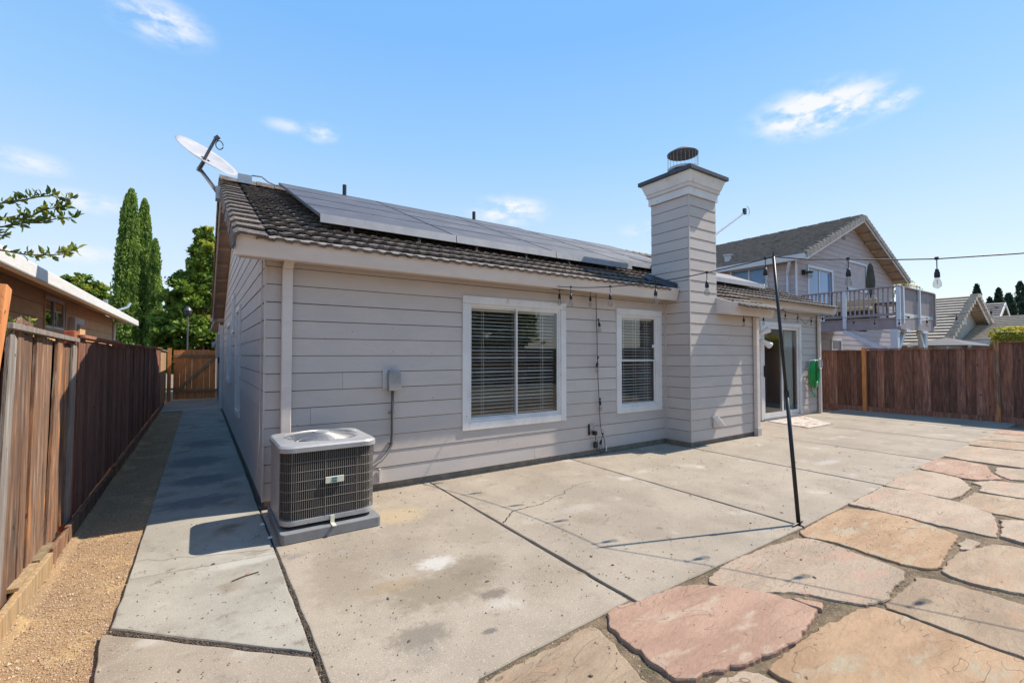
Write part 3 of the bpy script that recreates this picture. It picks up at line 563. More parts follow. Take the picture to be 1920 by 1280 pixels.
def window(parent, o, u, n, x0, x1, z0, z1, panes, trim='white', depth=.9, blinds=True, tw=.095, hung=False, sash='white', proud=.03, room=True, curtain=False):
    """outer trim rectangle x0..x1, z0..z1 on the wall plane; recess, sashes, panes and blinds behind it"""
    o = Vector(o); u = Vector(u); n = Vector(n)
    def H(a, b, za, zb, d0, d1):
        P = lambda x, d, z: tuple(o+u*x+n*d+Vector((0,0,z)))
        return MB().hexa([P(a,d0,za),P(b,d0,za),P(b,d1,za),P(a,d1,za),P(a,d0,zb),P(b,d0,zb),P(b,d1,zb),P(a,d1,zb)])
    m = M[trim]
    wroot = H(x0, x1, z1-tw, z1, -.02, proud).obj('window', m, parent, bevel=.003)
    H(x0, x0+tw, z0, z1-tw-.002, -.02, proud-.003).obj('window_trim', m, wroot, bevel=.003)
    H(x1-tw, x1, z0, z1-tw-.002, -.02, proud-.003).obj('window_trim', m, wroot, bevel=.003)
    H(x0+tw+.002, x1-tw-.002, z0, z0+tw, -.02, proud-.005).obj('window_sill', m, wroot, bevel=.003)
    a, b, za, zb = x0+tw, x1-tw, z0+tw, z1-tw; fr = .03
    fm = MB()
    for (p, q, r, s) in ((a, b, zb-fr, zb), (a, b, za, za+fr), (a, a+fr, za+fr, zb-fr), (b-fr, b, za+fr, zb-fr)):
        fm.v, fm.f = fm.v, fm.f; h = H(p, q, r, s, -.05, .008); fm.add(h.v, h.f)
    fm.obj('window_frame', M[sash], wroot)
    a += fr; b -= fr; za += fr; zb -= fr
    if hung:
        mid = (za+zb)/2; secs = [(a, b, za, mid+.012, -.036, -.02), (a, b, mid-.012, zb, -.022, -.006)]
    elif panes == 1: secs = [(a, b, za, zb, -.03, -.01)]
    else:
        mid = (a+b)/2; secs = [(a, mid+.012, za, zb, -.042, -.024), (mid-.018, b, za, zb, -.022, -.002)]
    for i, (p, q, r, s, d0, d1) in enumerate(secs):
        sm = MB(); t_ = .024
        for (c, d, e, f) in ((p, q, s-t_, s), (p, q, r, r+t_), (p, p+t_, r+t_, s-t_), (q-t_, q, r+t_, s-t_)):
            h = H(c, d, e, f, d0, d1); sm.add(h.v, h.f)
        sm.obj('sash', M[sash], wroot)
        H(p+t_, q-t_, r+t_, s-t_, (d0+d1)/2-.002, (d0+d1)/2+.002).obj('pane', M['glass'], wroot)
    if blinds:
        k = int((zb-za-.06)/.047); W = b-a-.05
        sl_ = MB(); c = o+u*((a+b)/2)+n*(-.10)
        P = lambda x, d, z: tuple(u*x+n*d+Vector((0,0,z)))
        sl_.hexa([P(-W/2,-.024,.0045),P(W/2,-.024,.0045),P(W/2,.024,-.0045),P(-W/2,.024,-.0045),P(-W/2,-.024,.007),P(W/2,-.024,.007),P(W/2,.024,-.002),P(-W/2,.024,-.002)])
        me = sl_.mesh('slat', M['slat'])
        for i in range(k): inst('slat', me, tuple(c+Vector((0,0,za+.03+.047*i+rnd.gauss(0, .0012)))), wroot, rot=(rnd.gauss(0, .10) if abs(u.x) > .5 else 0, rnd.gauss(0, .003), 0))
        H(a+.02, b-.02, zb-.05, zb, -.13, -.07).obj('blind_rail', M['slat'], wroot)
        cm = MB()
        for f in (.16, .5, .84):
            x = a+(b-a)*f
            for d in (-.074, -.127): cm.bar(tuple(o+u*x+n*d+Vector((0,0,za+.02))), tuple(o+u*x+n*d+Vector((0,0,zb-.04))), .004)
        cm.obj('blind_cord', M['slat'], wroot)
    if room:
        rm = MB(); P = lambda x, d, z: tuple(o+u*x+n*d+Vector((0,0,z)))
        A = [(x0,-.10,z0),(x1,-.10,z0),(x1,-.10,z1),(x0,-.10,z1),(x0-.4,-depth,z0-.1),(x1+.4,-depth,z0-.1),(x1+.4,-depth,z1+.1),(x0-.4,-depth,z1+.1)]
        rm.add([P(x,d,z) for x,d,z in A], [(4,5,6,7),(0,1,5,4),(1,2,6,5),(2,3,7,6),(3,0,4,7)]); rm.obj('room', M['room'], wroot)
    return wroot
window(wb, (0, YW, 0), (1,0,0), (0,-1,0), *W1, 2, depth=1.5)
w2_ = window(wb, (0, YW, 0), (1,0,0), (0,-1,0), *W2, 1, hung=True, depth=1.5)
MB().box(6.335, YW+.008, 1.62, 6.40, YW+.012, 1.67).obj('sticker', M['ntrim'], w2_)
# side windows, seen edge-on
for (a, b, c, d) in sh:
    window(ws, (XS, 0, 0), (0,1,0), (-1,0,0), YW+a-.04, YW+b+.04, c-.04, d+.04, 1, tw=.09, blinds=False, room=False, proud=.04)
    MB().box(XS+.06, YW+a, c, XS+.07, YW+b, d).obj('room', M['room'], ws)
# sliding door
door = MB().box(dx0, DW-.05, dz1-.09, dx1, DW+.02, dz1).obj('sliding_door', M['white'], dwall, bevel=.004)
MB().box(dx0, DW-.047, .02, dx0+.085, DW+.02, dz1-.092).obj('door_trim', M['white'], door, bevel=.004)
MB().box(dx1-.085, DW-.047, .02, dx1, DW+.02, dz1-.092).obj('door_trim', M['white'], door, bevel=.004)
MB().box(dx0+.087, DW-.06, .0, dx1-.087, DW+.05, .06).obj('door_sill', M['alu'], door)
for (a, b, y) in ((dx0+.10, 11.47, DW-.025), (11.42, dx1-.10, DW+.005)):
    sm = MB(); t_ = .06
    for (p, q, r, s) in ((a, b, dz1-.16, dz1-.092), (a, b, .062, .17), (a, a+t_, .17, dz1-.16), (b-t_, b, .17, dz1-.16)): sm.box(p, y-.015, r, q, y+.013, s)
    sm.obj('door_sash', M['white'], door)
    MB().box(a+t_, y-.003, .17, b-t_, y+.001, dz1-.16).obj('pane', M['glass'], door)
MB().box(dx0+.115, DW-.075, 1.0, dx0+.14, DW-.041, 1.25).obj('door_handle', M['black'], door)
rm = MB(); rm.add([(dx0-.2,DW+.11,-.0),(dx1+1.0,DW+.11,0),(dx1+1.0,DW+.11,2.4),(dx0-.2,DW+.11,2.4),(dx0-.2,9.5,0),(dx1+1,9.5,0),(dx1+1,9.5,2.4),(dx0-.2,9.5,2.4)],
    [(4,5,6,7),(1,2,6,5),(2,3,7,6),(3,0,4,7)]); rm.obj('room', M['room'], door)
MB().box(dx0-.2, DW+.11, -.02, dx1+1, 9.5, .04).obj('room_floor', M['cushion'], door)
mb = MB(); k = 40
for i in range(k):
    a = 11.85+.42*i/k; b = 11.85+.42*(i+1)/k; ya = DW+.12+.02*math.sin(i*1.3); yb_ = DW+.12+.02*math.sin((i+1)*1.3)
    mb.add([(a,ya,.1),(b,yb_,.1),(b,yb_,2.15),(a,ya,2.15)], [(0,1,2,3)])
mb.obj('curtain', M['curtain'], door)
# downspouts
def downspout(parent, x, y, z0, z1, w=.09, d=.06, m='fascia', top=None):
    o = MB().box(x-w/2, y-d, z0, x+w/2, y, z1).obj('downspout', M[m], parent, bevel=.008)
    if top: MB().hexa([(x-w/2,y-d,z1-.0),(x+w/2,y-d,z1),(x+w/2,y,z1),(x-w/2,y,z1),(x-w/2+.02,y-d-top,z1+.13),(x+w/2+.02,y-d-top,z1+.13),(x+w/2+.02,y-top,z1+.13),(x-w/2+.02,y-top,z1+.13)]).obj('downspout_elbow', M[m], o, bevel=.006)
    return o
downspout(wb, .715, YW-.018, .12, 2.36, w=.095, top=.04)
downspout(bw, 8.62, cy0-.018, .02, 2.24, w=.10, d=.07, top=.03)
MB().box(8.56, cy0-.10, .0, 8.68, cy0-.02, .14).obj('downspout_foot', M['siding'], bw)
downspout(dwall, 13.30, DW-.045, .02, 2.45, w=.08)
MB().box(6.635, YW-.03, .07, 6.667, YW-.002, 2.42).obj('corner_strip', M['siding'], wb)
MB().box(3.6, YW-.02, 2.42, 6.6, YW-.018, 2.44).obj('frieze_line', M['siding'], wb)

# fascia / gutter: profile leaning outward at the top
def fascia(x0, x1, yt, zt, h=.19, back=None, parent=None, lean=.05, cutR=.0):
    mb = MB(); yb2 = yt+lean
    P = [(yt,zt),(yb2,zt-h),(yb2+.05,zt-h),(yt+.09,zt)]
    mb.add([(x0,y,z) for y,z in P]+[(x1,y,z) for y,z in P], [(0,1,2,3),(7,6,5,4),(0,4,5,1),(1,5,6,2),(2,6,7,3),(3,7,4,0)])
    o = mb.obj('gutter', M['fascia'], parent, bevel=.004)
    MB().box(x0+.005, yt-.008, zt-.014, x1-.005, yt+.004, zt+.004).obj('gutter_lip', M['fascia'], o)
    return o
roof = MB()
# roof decks (thin slabs under the tiles)
def deck(x0, y0, x1, y1, th=.06, off=-.06):
    return MB().hexa([(x0,y0,roofz(y0)+off-th),(x1,y0,roofz(y0)+off-th),(x1,y1,roofz(y1)+off-th),(x0,y1,roofz(y1)+off-th),
                      (x0,y0,roofz(y0)+off),(x1,y0,roofz(y0)+off),(x1,y1,roofz(y1)+off),(x0,y1,roofz(y1)+off)])
rf = deck(.29, 4.90, cx0-.01, cy1).obj('roof', M['soffit'], house)
deck(.29, cy1, 13.9, YR).obj('roof_deck', M['soffit'], rf)
deck(cx1+.01, cy0-.15, bayx+.1, cy1).obj('roof_deck', M['soffit'], rf); deck(bayx+.1, 5.3, 13.9, cy1).obj('roof_deck', M['soffit'], rf)
zr = roofz(YR)
MB().hexa([(.29,YR,zr-.12),(13.9,YR,zr-.12),(13.9,15.07,2.62-.12),(.29,15.07,2.62-.12),(.29,YR,zr-.06),(13.9,YR,zr-.06),(13.9,15.07,2.62-.06),(.29,15.07,2.62-.06)]).obj('roof_deck', M['soffit'], rf)
fascia(.25, 6.64, 4.80, 2.602, parent=rf)
fascia(cx1+.02, bayx+.14, cy0-.30, roofz(cy0-.30)+.01, h=.215, parent=rf, lean=.045)
fascia(bayx+.1, 13.9, 5.22, roofz(5.22)+.0, h=.205, parent=rf)
MB().hexa([(.33,4.86,roofz(4.86)-.062),(13.8,4.86,roofz(4.86)-.062),(13.8,YR,zr-.062),(.33,YR,zr-.062),(.33,4.86,roofz(4.86)-.052),(13.8,4.86,roofz(4.86)-.052),(13.8,YR,zr-.052),(.33,YR,zr-.052)]).obj('underlay', M['black'], rf) if 0 else None
for (a_,b_2,c_,d_) in ((.33,4.88,6.5,YR),(6.5,5.45,7.6,YR),(7.6,5.3,13.8,YR)): MB().hexa([(a_,b_2,roofz(b_2)-.066),(c_,b_2,roofz(b_2)-.066),(c_,d_,roofz(d_)-.066),(a_,d_,roofz(d_)-.066),(a_,b_2,roofz(b_2)-.054),(c_,b_2,roofz(b_2)-.054),(c_,d_,roofz(d_)-.054),(a_,d_,roofz(d_)-.054)]).obj('underlay', M['polem'], rf)
# end box beside the small eave
MB().hexa([(cx1-.02,cy0-.25,2.20),(cx1+.02,cy0-.25,2.20),(cx1+.02,cy0-.0,2.22),(cx1-.02,cy0-.0,2.22),(cx1-.02,cy0-.28,2.40),(cx1+.02,cy0-.28,2.40),(cx1+.02,cy0,2.50),(cx1-.02,cy0,2.50)]).obj('eave_end_board', M['fascia'], rf)
MB().box(cx1+.02, cy0-.25, 2.205, bayx+.1, cy0-.0, 2.22).obj('soffit', M['siding'], rf)
MB().box(bayx+.1, 5.27, 2.54, 13.85, DW, 2.555).obj('soffit', M['siding'], rf)
MB().box(.29, 4.86, 2.432, 6.64, YW-.02, 2.447).obj('soffit', M['siding'], rf)
# rake boards and soffit battens on the gable end
def rake(y0, z0, y1, z1, x0, x1, zlo, zhi, name, m):
    return MB().hexa([(x0,y0,z0+zlo),(x1,y0,z0+zlo),(x1,y1,z1+zlo),(x0,y1,z1+zlo),(x0,y0,z0+zhi),(x1,y0,z0+zhi),(x1,y1,z1+zhi),(x0,y1,z1+zhi)]).obj(name, m, rf)
rake(4.98, roofz(4.98), YR, zr, .262, .286, -.22, -.05, 'rake_board', M['siding'])
rake(YR+.002, zr, 15.1, 2.60, .262, .286, -.22, -.05, 'rake_board', M['siding'])
for y in [5.6+.62*i for i in range(15)]:
    zz = roofz(y) if y < YR else zr-RS*(y-YR)
    MB().box(.288, y, zz-.20, XS-.02, y+.045, zz-.125).obj('lookout', M['soffit'], rf)
MB().box(.22, 15.08, 2.42, 13.9, 15.2, 2.60).obj('gutter', M['white'], rf)
# tiles
E_, WT = .345, .30
sl_n = math.sqrt(1+RS*RS); ang = math.atan(RS)
def tile_mesh(w=WT-.004):
    # local: x across, y up-slope, z normal; low double roll
    prof = [(-.5,.0),(-.44,.012),(-.30,.014),(-.22,.003),(.0,.0),(.06,.012),(.26,.014),(.34,.003),(.5,.0)]
    n = len(prof); v = []; L = E_+.04; th = .03
    for (yy, lift) in ((0, .052), (L, .002)):
        for x, z in prof: v.append((x*w, yy, z+lift))
    for x, z in prof: v.append((x*w, 0, z+.052-th))
    f = [(i, i+1, n+i+1, n+i) for i in range(n-1)]+[(2*n+i, 2*n+i+1, i+1, i) for i in range(n-1)]
    v += [(-.5*w, L, -.01), (.5*w, L, -.01)]; f += [(0, n, 3*n, 2*n), (n-1, 3*n-1, 3*n+1, 2*n-1)]
    mb = MB(); mb.v = v; mb.f = f; return mb
TM = tile_mesh(); tme = TM.mesh('tile', M['tile'])
def in_field(x, y):
    if y < cy1+.02 and cx0-.02 < x < cx1+.02: return False
    if x > cx1 and y < 4.63 and x > bayx: return False
    return True
stuff = MB(); count = 0
y0s = 4.80
cells = []
for r_ in range(-2, 16):
    for c in range(0, 46):
        x = .56+WT*c+(.15 if r_ % 2 else 0); y = y0s+r_*E_/sl_n
        if r_ < 0 and not (cx1+.1 < x < bayx+.1): continue
        if 0 <= r_ < 1 and x > bayx+.15: continue
        if x > 13.85 or (cx0-.14 < x < cx1+.14 and y < cy1): continue
        under = (1.2 < x < 6.5 and y > 6.0) or (x > 7.5 and y > 6.7)
        cells.append((under, (x-0)**2+y*y, x, y))
cells.sort()
for i, (un, d, x, y) in enumerate(cells):
    z = roofz(y)-.055
    if i < 290 and not un:
        inst('tile', tme, (x, y, z), rf, rot=(ang+rnd.gauss(0, .006), 0, rnd.gauss(0, .006)))
    else:
        mt = Matrix.Translation((x, y, z)) @ Matrix.Rotation(ang, 4, 'X'); stuff.add([tuple(mt @ Vector(v)) for v in TM.v], TM.f)
stuff.obj('tile_field', M['tile'], rf, kind='stuff')
# rake tiles: L-shaped, lapped
rk = MB(); pr = [(0,-.13),(.022,-.14),(.035,-.02),(.06,.012),(.285,.012),(.285,.032),(.05,.036),(.012,.008)]
n = len(pr)
for yy, lf in ((0, .03), (E_+.05, 0)): rk.v += [(x, yy, z+lf) for x, z in pr]
rk.f = [tuple(range(n))[::-1], tuple(range(n, 2*n))]+[(i, (i+1)%n, n+(i+1)%n, n+i) for i in range(n)]
rme = rk.mesh('rake_tile', M['tile'])
for r_ in range(16): y = y0s-.03+r_*E_/sl_n; inst('rake_tile', rme, (.222, y, roofz(y)-.03), rf, rot=(ang+rnd.gauss(0, .008), rnd.gauss(0, .02), rnd.gauss(0, .012)))
for r_ in range(16): y = 15.05-r_*E_/sl_n; inst('rake_tile', rme, (.222, y, 2.62+RS*(15.07-y)-.03), rf, rot=(-ang, 0, 0), scale=(1, -1, 1))
for i in range(46):
    x = .24+.3*i; MB().hexa([(x,YR-.13,zr-.03),(x+.31,YR-.13,zr-.045),(x+.31,YR+.13,zr-.045),(x,YR+.13,zr-.03),(x,YR-.07,zr+.06),(x+.31,YR-.07,zr+.04),(x+.31,YR+.07,zr+.04),(x,YR+.07,zr+.06)]).obj('ridge_tile', M['tile'], rf)
# flashing saddle beside chimney
MB().hexa([(cx0-.14,cy0+.22,roofz(cy0+.22)-.01),(cx0-.01,cy0+.22,roofz(cy0+.22)-.01),(cx0-.01,cy1+.1,roofz(cy1+.1)-.01),(cx0-.14,cy1+.1,roofz(cy1+.1)-.01),
   (cx0-.14,cy0+.22,roofz(cy0+.22)+.005),(cx0-.01,cy0+.22,roofz(cy0+.22)+.09),(cx0-.01,cy1+.1,roofz(cy1+.1)+.09),(cx0-.14,cy1+.1,roofz(cy1+.1)+.005)]).obj('flashing', M['darkmetal'], rf)
MB().hexa([(cx0-.14,cy1,roofz(cy1)),(cx1+.14,cy1,roofz(cy1)),(cx1+.14,cy1+.12,roofz(cy1+.12)),(cx0-.14,cy1+.12,roofz(cy1+.12)),(cx0-.14,cy1,roofz(cy1)+.02),(cx1+.14,cy1,roofz(cy1)+.02),(cx1+.14,cy1+.12,roofz(cy1+.12)+.02),(cx0-.14,cy1+.12,roofz(cy1+.12)+.02)]).obj('flashing', M['darkmetal'], rf)
# vent pipes on the roof slope
for (x, y, h) in ((2.42, 9.75, .36), (5.45, 9.7, .34)):
    MB().tube([(x,y,roofz(y)-.05),(x,y,roofz(y)+h)], .04, 10).obj('vent_pipe', M['black'], rf)

# ------------------------------------------------------------------ solar panels
pt = lambda x, y, off: (x, y, roofz(y)+off)
def array(label, x0, y0, cols, rows, pw=1.70, ph=.93, off=.17, skirt=True):
    A = thing('solar_array', label, 'solar panels', (x0, y0, roofz(y0)), 'solar arrays on the brown tile roof')
    for c in range(cols):
        for r_ in range(rows):
            a, b = x0+c*(pw+.012), x0+c*(pw+.012)+pw; p, q = y0+r_*(ph+.012)/1, y0+r_*(ph+.012)+ph
            def sl(a, b, p, q, o0, o1): return MB().hexa([pt(a,p,o0),pt(b,p,o0),pt(b,q,o0),pt(a,q,o0),pt(a,p,o1),pt(b,p,o1),pt(b,q,o1),pt(a,q,o1)])
            pn = sl(a, b, p, q, off-.035, off).obj('solar_panel', M['pv'], A)
            fm = MB(); t_ = .011
            for (a2, b2, p2, q2) in ((a,b,p,p+t_),(a,b,q-t_,q),(a,a+t_,p+t_,q-t_),(b-t_,b,p+t_,q-t_)): h = sl(a2,b2,p2,q2,off+.0005,off+.004); fm.add(h.v, h.f)
            fm.obj('panel_frame', M['black'], pn)
        if skirt:
            a, b = x0+c*(pw+.012), x0+c*(pw+.012)+pw
            MB().hexa([(a,y0-.035,roofz(y0)+off-.10),(b,y0-.035,roofz(y0)+off-.10),(b,y0-.003,roofz(y0)+off-.10),(a,y0-.003,roofz(y0)+off-.10),(a,y0-.02,roofz(y0)+off+.006),(b,y0-.02,roofz(y0)+off+.006),(b,y0-.003,roofz(y0)+off+.006),(a,y0-.003,roofz(y0)+off+.006)]).obj('array_skirt', M['alu'], A)
    for c in range(cols*2):
        x = x0+.4+c*pw/2
        if x > x0+cols*pw: break
        MB().bar(pt(x,y0+.05,off-.06), pt(x,y0+rows*ph,off-.06), .035, .04).obj('mounting_rail', M['metal'], A)
        MB().box(x-.015, y0+.08, roofz(y0+.08)-.03, x+.015, y0+.12, roofz(y0+.08)+off-.07).obj('standoff', M['metal'], A)
    return A
array('large dark solar array with pale lower skirt on the roof left of the chimney', 1.16, 5.80, 3, 4, pw=1.80, ph=.905)
array('smaller dark solar array just left of the chimney, set higher up the slope', 6.60, 6.30, 2, 3, pw=1.45, ph=.93)
array('dark solar array with pale skirt right of the chimney above the sliding door', 7.75, 5.98, 2, 1, pw=1.95, ph=.93)
# roof junction box and conduit near the dish
jb = thing('roof_junction_box', 'small grey junction box with bent conduit near the left end of the roof ridge', 'junction box', (.62, 9.7, roofz(9.7)))
MB().box(.52, 9.6, roofz(9.6)+.04, .74, 9.75, roofz(9.6)+.20).obj('box', M['metal'], jb)
MB().tube([(.74,9.65,4.80),(.9,9.62,4.80),(1.0,9.5,4.68),(1.1,9.35,4.60),(1.35,9.3,4.60)], .014, 6).obj('conduit', M['metal'], jb, smooth=True)

# ------------------------------------------------------------------ satellite dish
dish = thing('satellite_dish', 'pale oval satellite dish on a bent arm at the left roof gable', 'satellite dish', (.22, 9.0, 4.25))
MB().tube([(.19,8.95,4.18),(.12,8.95,4.28),(-.06,8.95,4.52)], .03, 8).obj('mast', M['metal'], dish, smooth=True)
MB().box(.17,8.85,4.05,.25,9.05,4.25).obj('mount_plate', M['metal'], dish)
dm = MB(); nr, ns = 7, 32; c = Vector((.045, 8.85, 4.72)); major = Vector((.66, -.446, -.604)).normalized()
facing = Vector((.46, -.62, .64)); facing = (facing-major*facing.dot(major)).normalized(); minor = major.cross(facing).normalized()
for side in (0, .012):
    dm.v.append(tuple(c-facing*(.07+side)))
    for i in range(1, nr+1):
        for k in range(ns):
            a = 2*math.pi*k/ns; r = i/nr; p = c+major*(.53*r*math.cos(a))+minor*(.36*r*math.sin(a))-facing*(.07*(1-r*r)+side); dm.v.append(tuple(p))
off = 1+nr*ns
for sidx in (0, 1):
    b = sidx*off
    for k in range(ns): dm.f.append((b, b+1+k, b+1+(k+1)%ns))
    for i in range(nr-1):
        for k in range(ns): dm.f.append((b+1+i*ns+k, b+1+i*ns+(k+1)%ns, b+1+(i+1)*ns+(k+1)%ns, b+1+(i+1)*ns+k))
for k in range(ns): q = 1+(nr-1)*ns; dm.f.append((q+k, q+(k+1)%ns, off+q+(k+1)%ns, off+q+k))
dm.obj('reflector', M['dish'], dish, smooth=True)
low = c-facing*.09+Vector((-.09, 0, -.20))
MB().tube([(-.06,8.95,4.52), tuple(low), tuple(c-facing*.09)], .03, 8).obj('bracket', M['metal'], dish)
tipp = c+Vector((.10, -.22, .20))
MB().bar(tuple(low), tuple(tipp), .030, .034).obj('feed_arm', M['cabling'], dish)
MB().tube([tuple(tipp), tuple(tipp+Vector((.05,-.02,.05)))], .035, 10).obj('receiver', M['cabling'], dish)
lp = [tuple(tipp+Vector((.06+.05*math.cos(a), 0, -.08+.07*math.sin(a)))) for a in [i*.5 for i in range(13)]]
MB().tube(lp, .008, 5).obj('cable_loop', M['black'], dish)
# small antenna arm right of chimney
ant = thing('antenna_arm', 'thin grey antenna arm sticking up behind the chimney', 'antenna', (7.55, 5.2, 3.5))
MB().tube([(7.44,5.2,3.34),(9.40,5.2,4.47)], .02, 8).obj('arm', M['metal'], ant)
MB().box(9.37,5.17,4.44,9.44,5.22,4.56).obj('antenna_head', M['black'], ant)
MB().tube([(9.5+.10*math.sin(a), 5.2, 4.53+.10*math.cos(a)) for a in [i*.35 for i in range(10)]], .006, 5).obj('cable_loop', M['wcable'], ant)
MB().tube([(7.47,4.75,3.75),(7.50,4.72,3.60),(7.50,4.72,3.45),(7.46,4.74,3.35)], .014, 6).obj('coax_cable', M['black'], ant, smooth=True)

# ------------------------------------------------------------------ air conditioner
ac = thing('air_conditioner', 'square grey air conditioner with dark louvred sides and round fan guard on a grey pad', 'air conditioner', (.93, 4.49, 0))
def rr(cx, cy, w, d, r, k=6):
    L = []
    for qx, qy, a0 in ((1,1,0),(-1,1,90),(-1,-1,180),(1,-1,270)):
        for i in range(k+1):
            a = R(a0+90*i/k); L.append((cx+qx*(w/2-r)+r*math.cos(a), cy+qy*(d/2-r)+r*math.sin(a)))
    return L
ax, ay, aw, ad = .935, 4.48, .76, .76
padm = MB(); padm.prism(rr(ax+.01, ay-.01, .80, .86, .03), 0, .085)
pd = padm.obj('pad', M['pad'], ac, bevel=.008)
MB().prism(rr(ax, ay, aw+.0, ad, .10), .115, .16).obj('base_pan', M['acbody'], ac, bevel=.006)
for qx in (-1, 1):
    for qy in (-1, 1): MB().box(ax+qx*.28-.03, ay+qy*.28-.03, .085, ax+qx*.28+.03, ay+qy*.28+.03, .116).obj('foot', M['black'], ac)
MB().prism(rr(ax, ay, aw-.05, ad-.05, .09), .16, .70).obj('coil', M['coil'], ac)
# vertical wires and hoops of the guard
lp = rr(ax, ay, aw-.006, ad-.006, .10, 10)
per = []; tot = 0
for i in range(len(lp)):
    a = lp[i]; b = lp[(i+1)%len(lp)]; L = math.hypot(b[0]-a[0], b[1]-a[1]); per.append((tot, a, b, L)); tot += L
def at(s):
    s %= tot
    for t0, a, b, L in per:
        if t0 <= s <= t0+L+1e-9: f = (s-t0)/L if L else 0; return (a[0]+(b[0]-a[0])*f, a[1]+(b[1]-a[1])*f)
gm = MB(); K = 176
for i in range(K):
    x, y = at(tot*i/K); r = .0022 if i % 16 else .004
    gm.v += [(x+r*math.cos(a), y+r*math.sin(a), z) for z in (.155, .71) for a in (0, 2.1, 4.2)]; b = len(gm.v)-6
    gm.f += [(b, b+1, b+4, b+3), (b+1, b+2, b+5, b+4), (b+2, b, b+3, b+5)]
gm.obj('guard_wires', M['acwire'], ac, kind='stuff')
for z in (.235, .312, .389, .466, .543, .62):
    MB().tube([(*at(tot*i/64), z) for i in range(65)], .0028, 5, cap=False).obj('guard_hoop', M['acwire'], ac)
# corner post at the left
MB().hexa([(ax-aw/2-.002,ay-.25,.16),(ax-aw/2+.01,ay-.25,.16),(ax-aw/2+.01,ay+.25,.16),(ax-aw/2-.002,ay+.25,.16),(ax-aw/2-.002,ay-.25,.70),(ax-aw/2+.01,ay-.25,.70),(ax-aw/2+.01,ay+.25,.70),(ax-aw/2-.002,ay+.25,.70)]).obj('side_panel', M['acbody'], ac)
# lid: rounded rim with round opening
lid = MB(); O = rr(ax, ay, aw+.03, ad+.03, .11, 9); n = len(O); rad = .315
rings = [([p for p in O], .705), ([p for p in O], .742), ([(ax+(x-ax)*.965, ay+(y-ay)*.965) for x, y in O], .757), ([(ax+(x-ax)*.93, ay+(y-ay)*.93) for x, y in O], .760),
  ([(ax+(rad+.03)*math.cos(math.atan2(y-ay, x-ax)), ay+(rad+.03)*math.sin(math.atan2(y-ay, x-ax))) for x, y in O], .772), ([(ax+rad*math.cos(math.atan2(y-ay, x-ax)), ay+rad*math.sin(math.atan2(y-ay, x-ax))) for x, y in O], .766),
  ([(ax+(rad-.01)*math.cos(math.atan2(y-ay, x-ax)), ay+(rad-.01)*math.sin(math.atan2(y-ay, x-ax))) for x, y in O], .66)]
for r_, z in rings: lid.v += [(x, y, z) for x, y in r_]
for k in range(len(rings)-1):
    for i in range(n): a = k*n+i; b = k*n+(i+1)%n; lid.f.append((a, b, b+n, a+n))
lid.obj('lid', M['acbody'], ac)
fg = MB()
for j in range(15):
    r = .09+.0155*j; zz = .772+.030*math.cos(min(1, r/.31)*math.pi/2)
    fg.tube([(ax+r*math.cos(a), ay+r*math.sin(a), zz) for a in [2*math.pi*i/40 for i in range(41)]], .0022, 4, cap=False)
for j in range(12):
    a = 2*math.pi*j/12+.2; fg.tube([(ax+r*math.cos(a), ay+r*math.sin(a), .768+.030*math.cos(min(1, r/.31)*math.pi/2)) for r in (.08, .16, .24, .33)], .0035, 4)
fg.obj('fan_guard', M['acbody'], ac)
MB().lathe([(0,.808),(.05,.808),(.07,.803),(.07,.795)], (ax,ay,0), 24).obj('guard_hub', M['acbody'], ac)
fb = MB()
for j in range(3):
    a = 2*math.pi*j/3+.5
    for k in range(6):
        a1, a2 = a+.28*k/6*2.4, a+.28*(k+1)/6*2.4
        fb.add([(ax+.06*math.cos(a1),ay+.06*math.sin(a1),.66+.03*k/6),(ax+.28*math.cos(a1),ay+.28*math.sin(a1),.65+.05*k/6),(ax+.28*math.cos(a2),ay+.28*math.sin(a2),.65+.05*(k+1)/6),(ax+.06*math.cos(a2),ay+.06*math.sin(a2),.66+.03*(k+1)/6)], [(0,1,2,3)])
fb.obj('fan_blades', M['acbody'], ac)
MB().prism(rr(ax, ay, .62, .62, .30), .55, .62).obj('fan_well', M['coil'], ac)
MB().box(.885, ay-ad/2-.016, .425, 1.035, ay-ad/2-.004, .478).obj('badge', M['badge'], ac, bevel=.003)
bd = MB().box(.938, ay-ad/2-.019, .432, .978, ay-ad/2-.0165, .470).obj('badge_logo', M['teal'], ac)
MB().box(.942, ay-ad/2-.0205, .449, .974, ay-ad/2-.0195, .452).obj('badge_stripe', M['badge'], ac)
MB().box(.93, ay-ad/2-.012, .04, .962, ay-ad/2-.002, .155).obj('tie_down_strap', M['badge'], ac)
MB().box(.93, ay-ad/2-.09, .086, .962, ay-ad/2-.004, .092).obj('tie_down_strap', M['badge'], ac)
# disconnect box and conduit
db_ = thing('disconnect_box', 'small grey electrical disconnect box on the clapboard wall above the air conditioner conduit', 'electrical box', (1.81, 5.1, 1.2))
MB().box(1.70, YW-.030, 1.12, 1.86, YW-.016, 1.335).obj('back_plate', M['wcable'], db_)
MB().box(1.745, YW-.115, 1.10, 1.885, YW-.03, 1.30).obj('box', M['metal'], db_, bevel=.006)
MB().box(1.755, YW-.10, 1.30, 1.875, YW-.03, 1.33).obj('hood', M['metal'], db_)
MB().tube([(1.80,5.055,1.10),(1.80,5.06,.90),(1.80,5.055,.62),(1.79,5.05,.50),(1.74,5.03,.42),(1.64,4.95,.36),(1.50,4.82,.34),(1.31,4.75,.33)], .017, 8).obj('conduit', M['cabling'], db_, smooth=True)
for z in (.84, .50): MB().box(1.77, YW-.05, z, 1.83, YW-.01, z+.018).obj('clamp', M['metal'], db_)
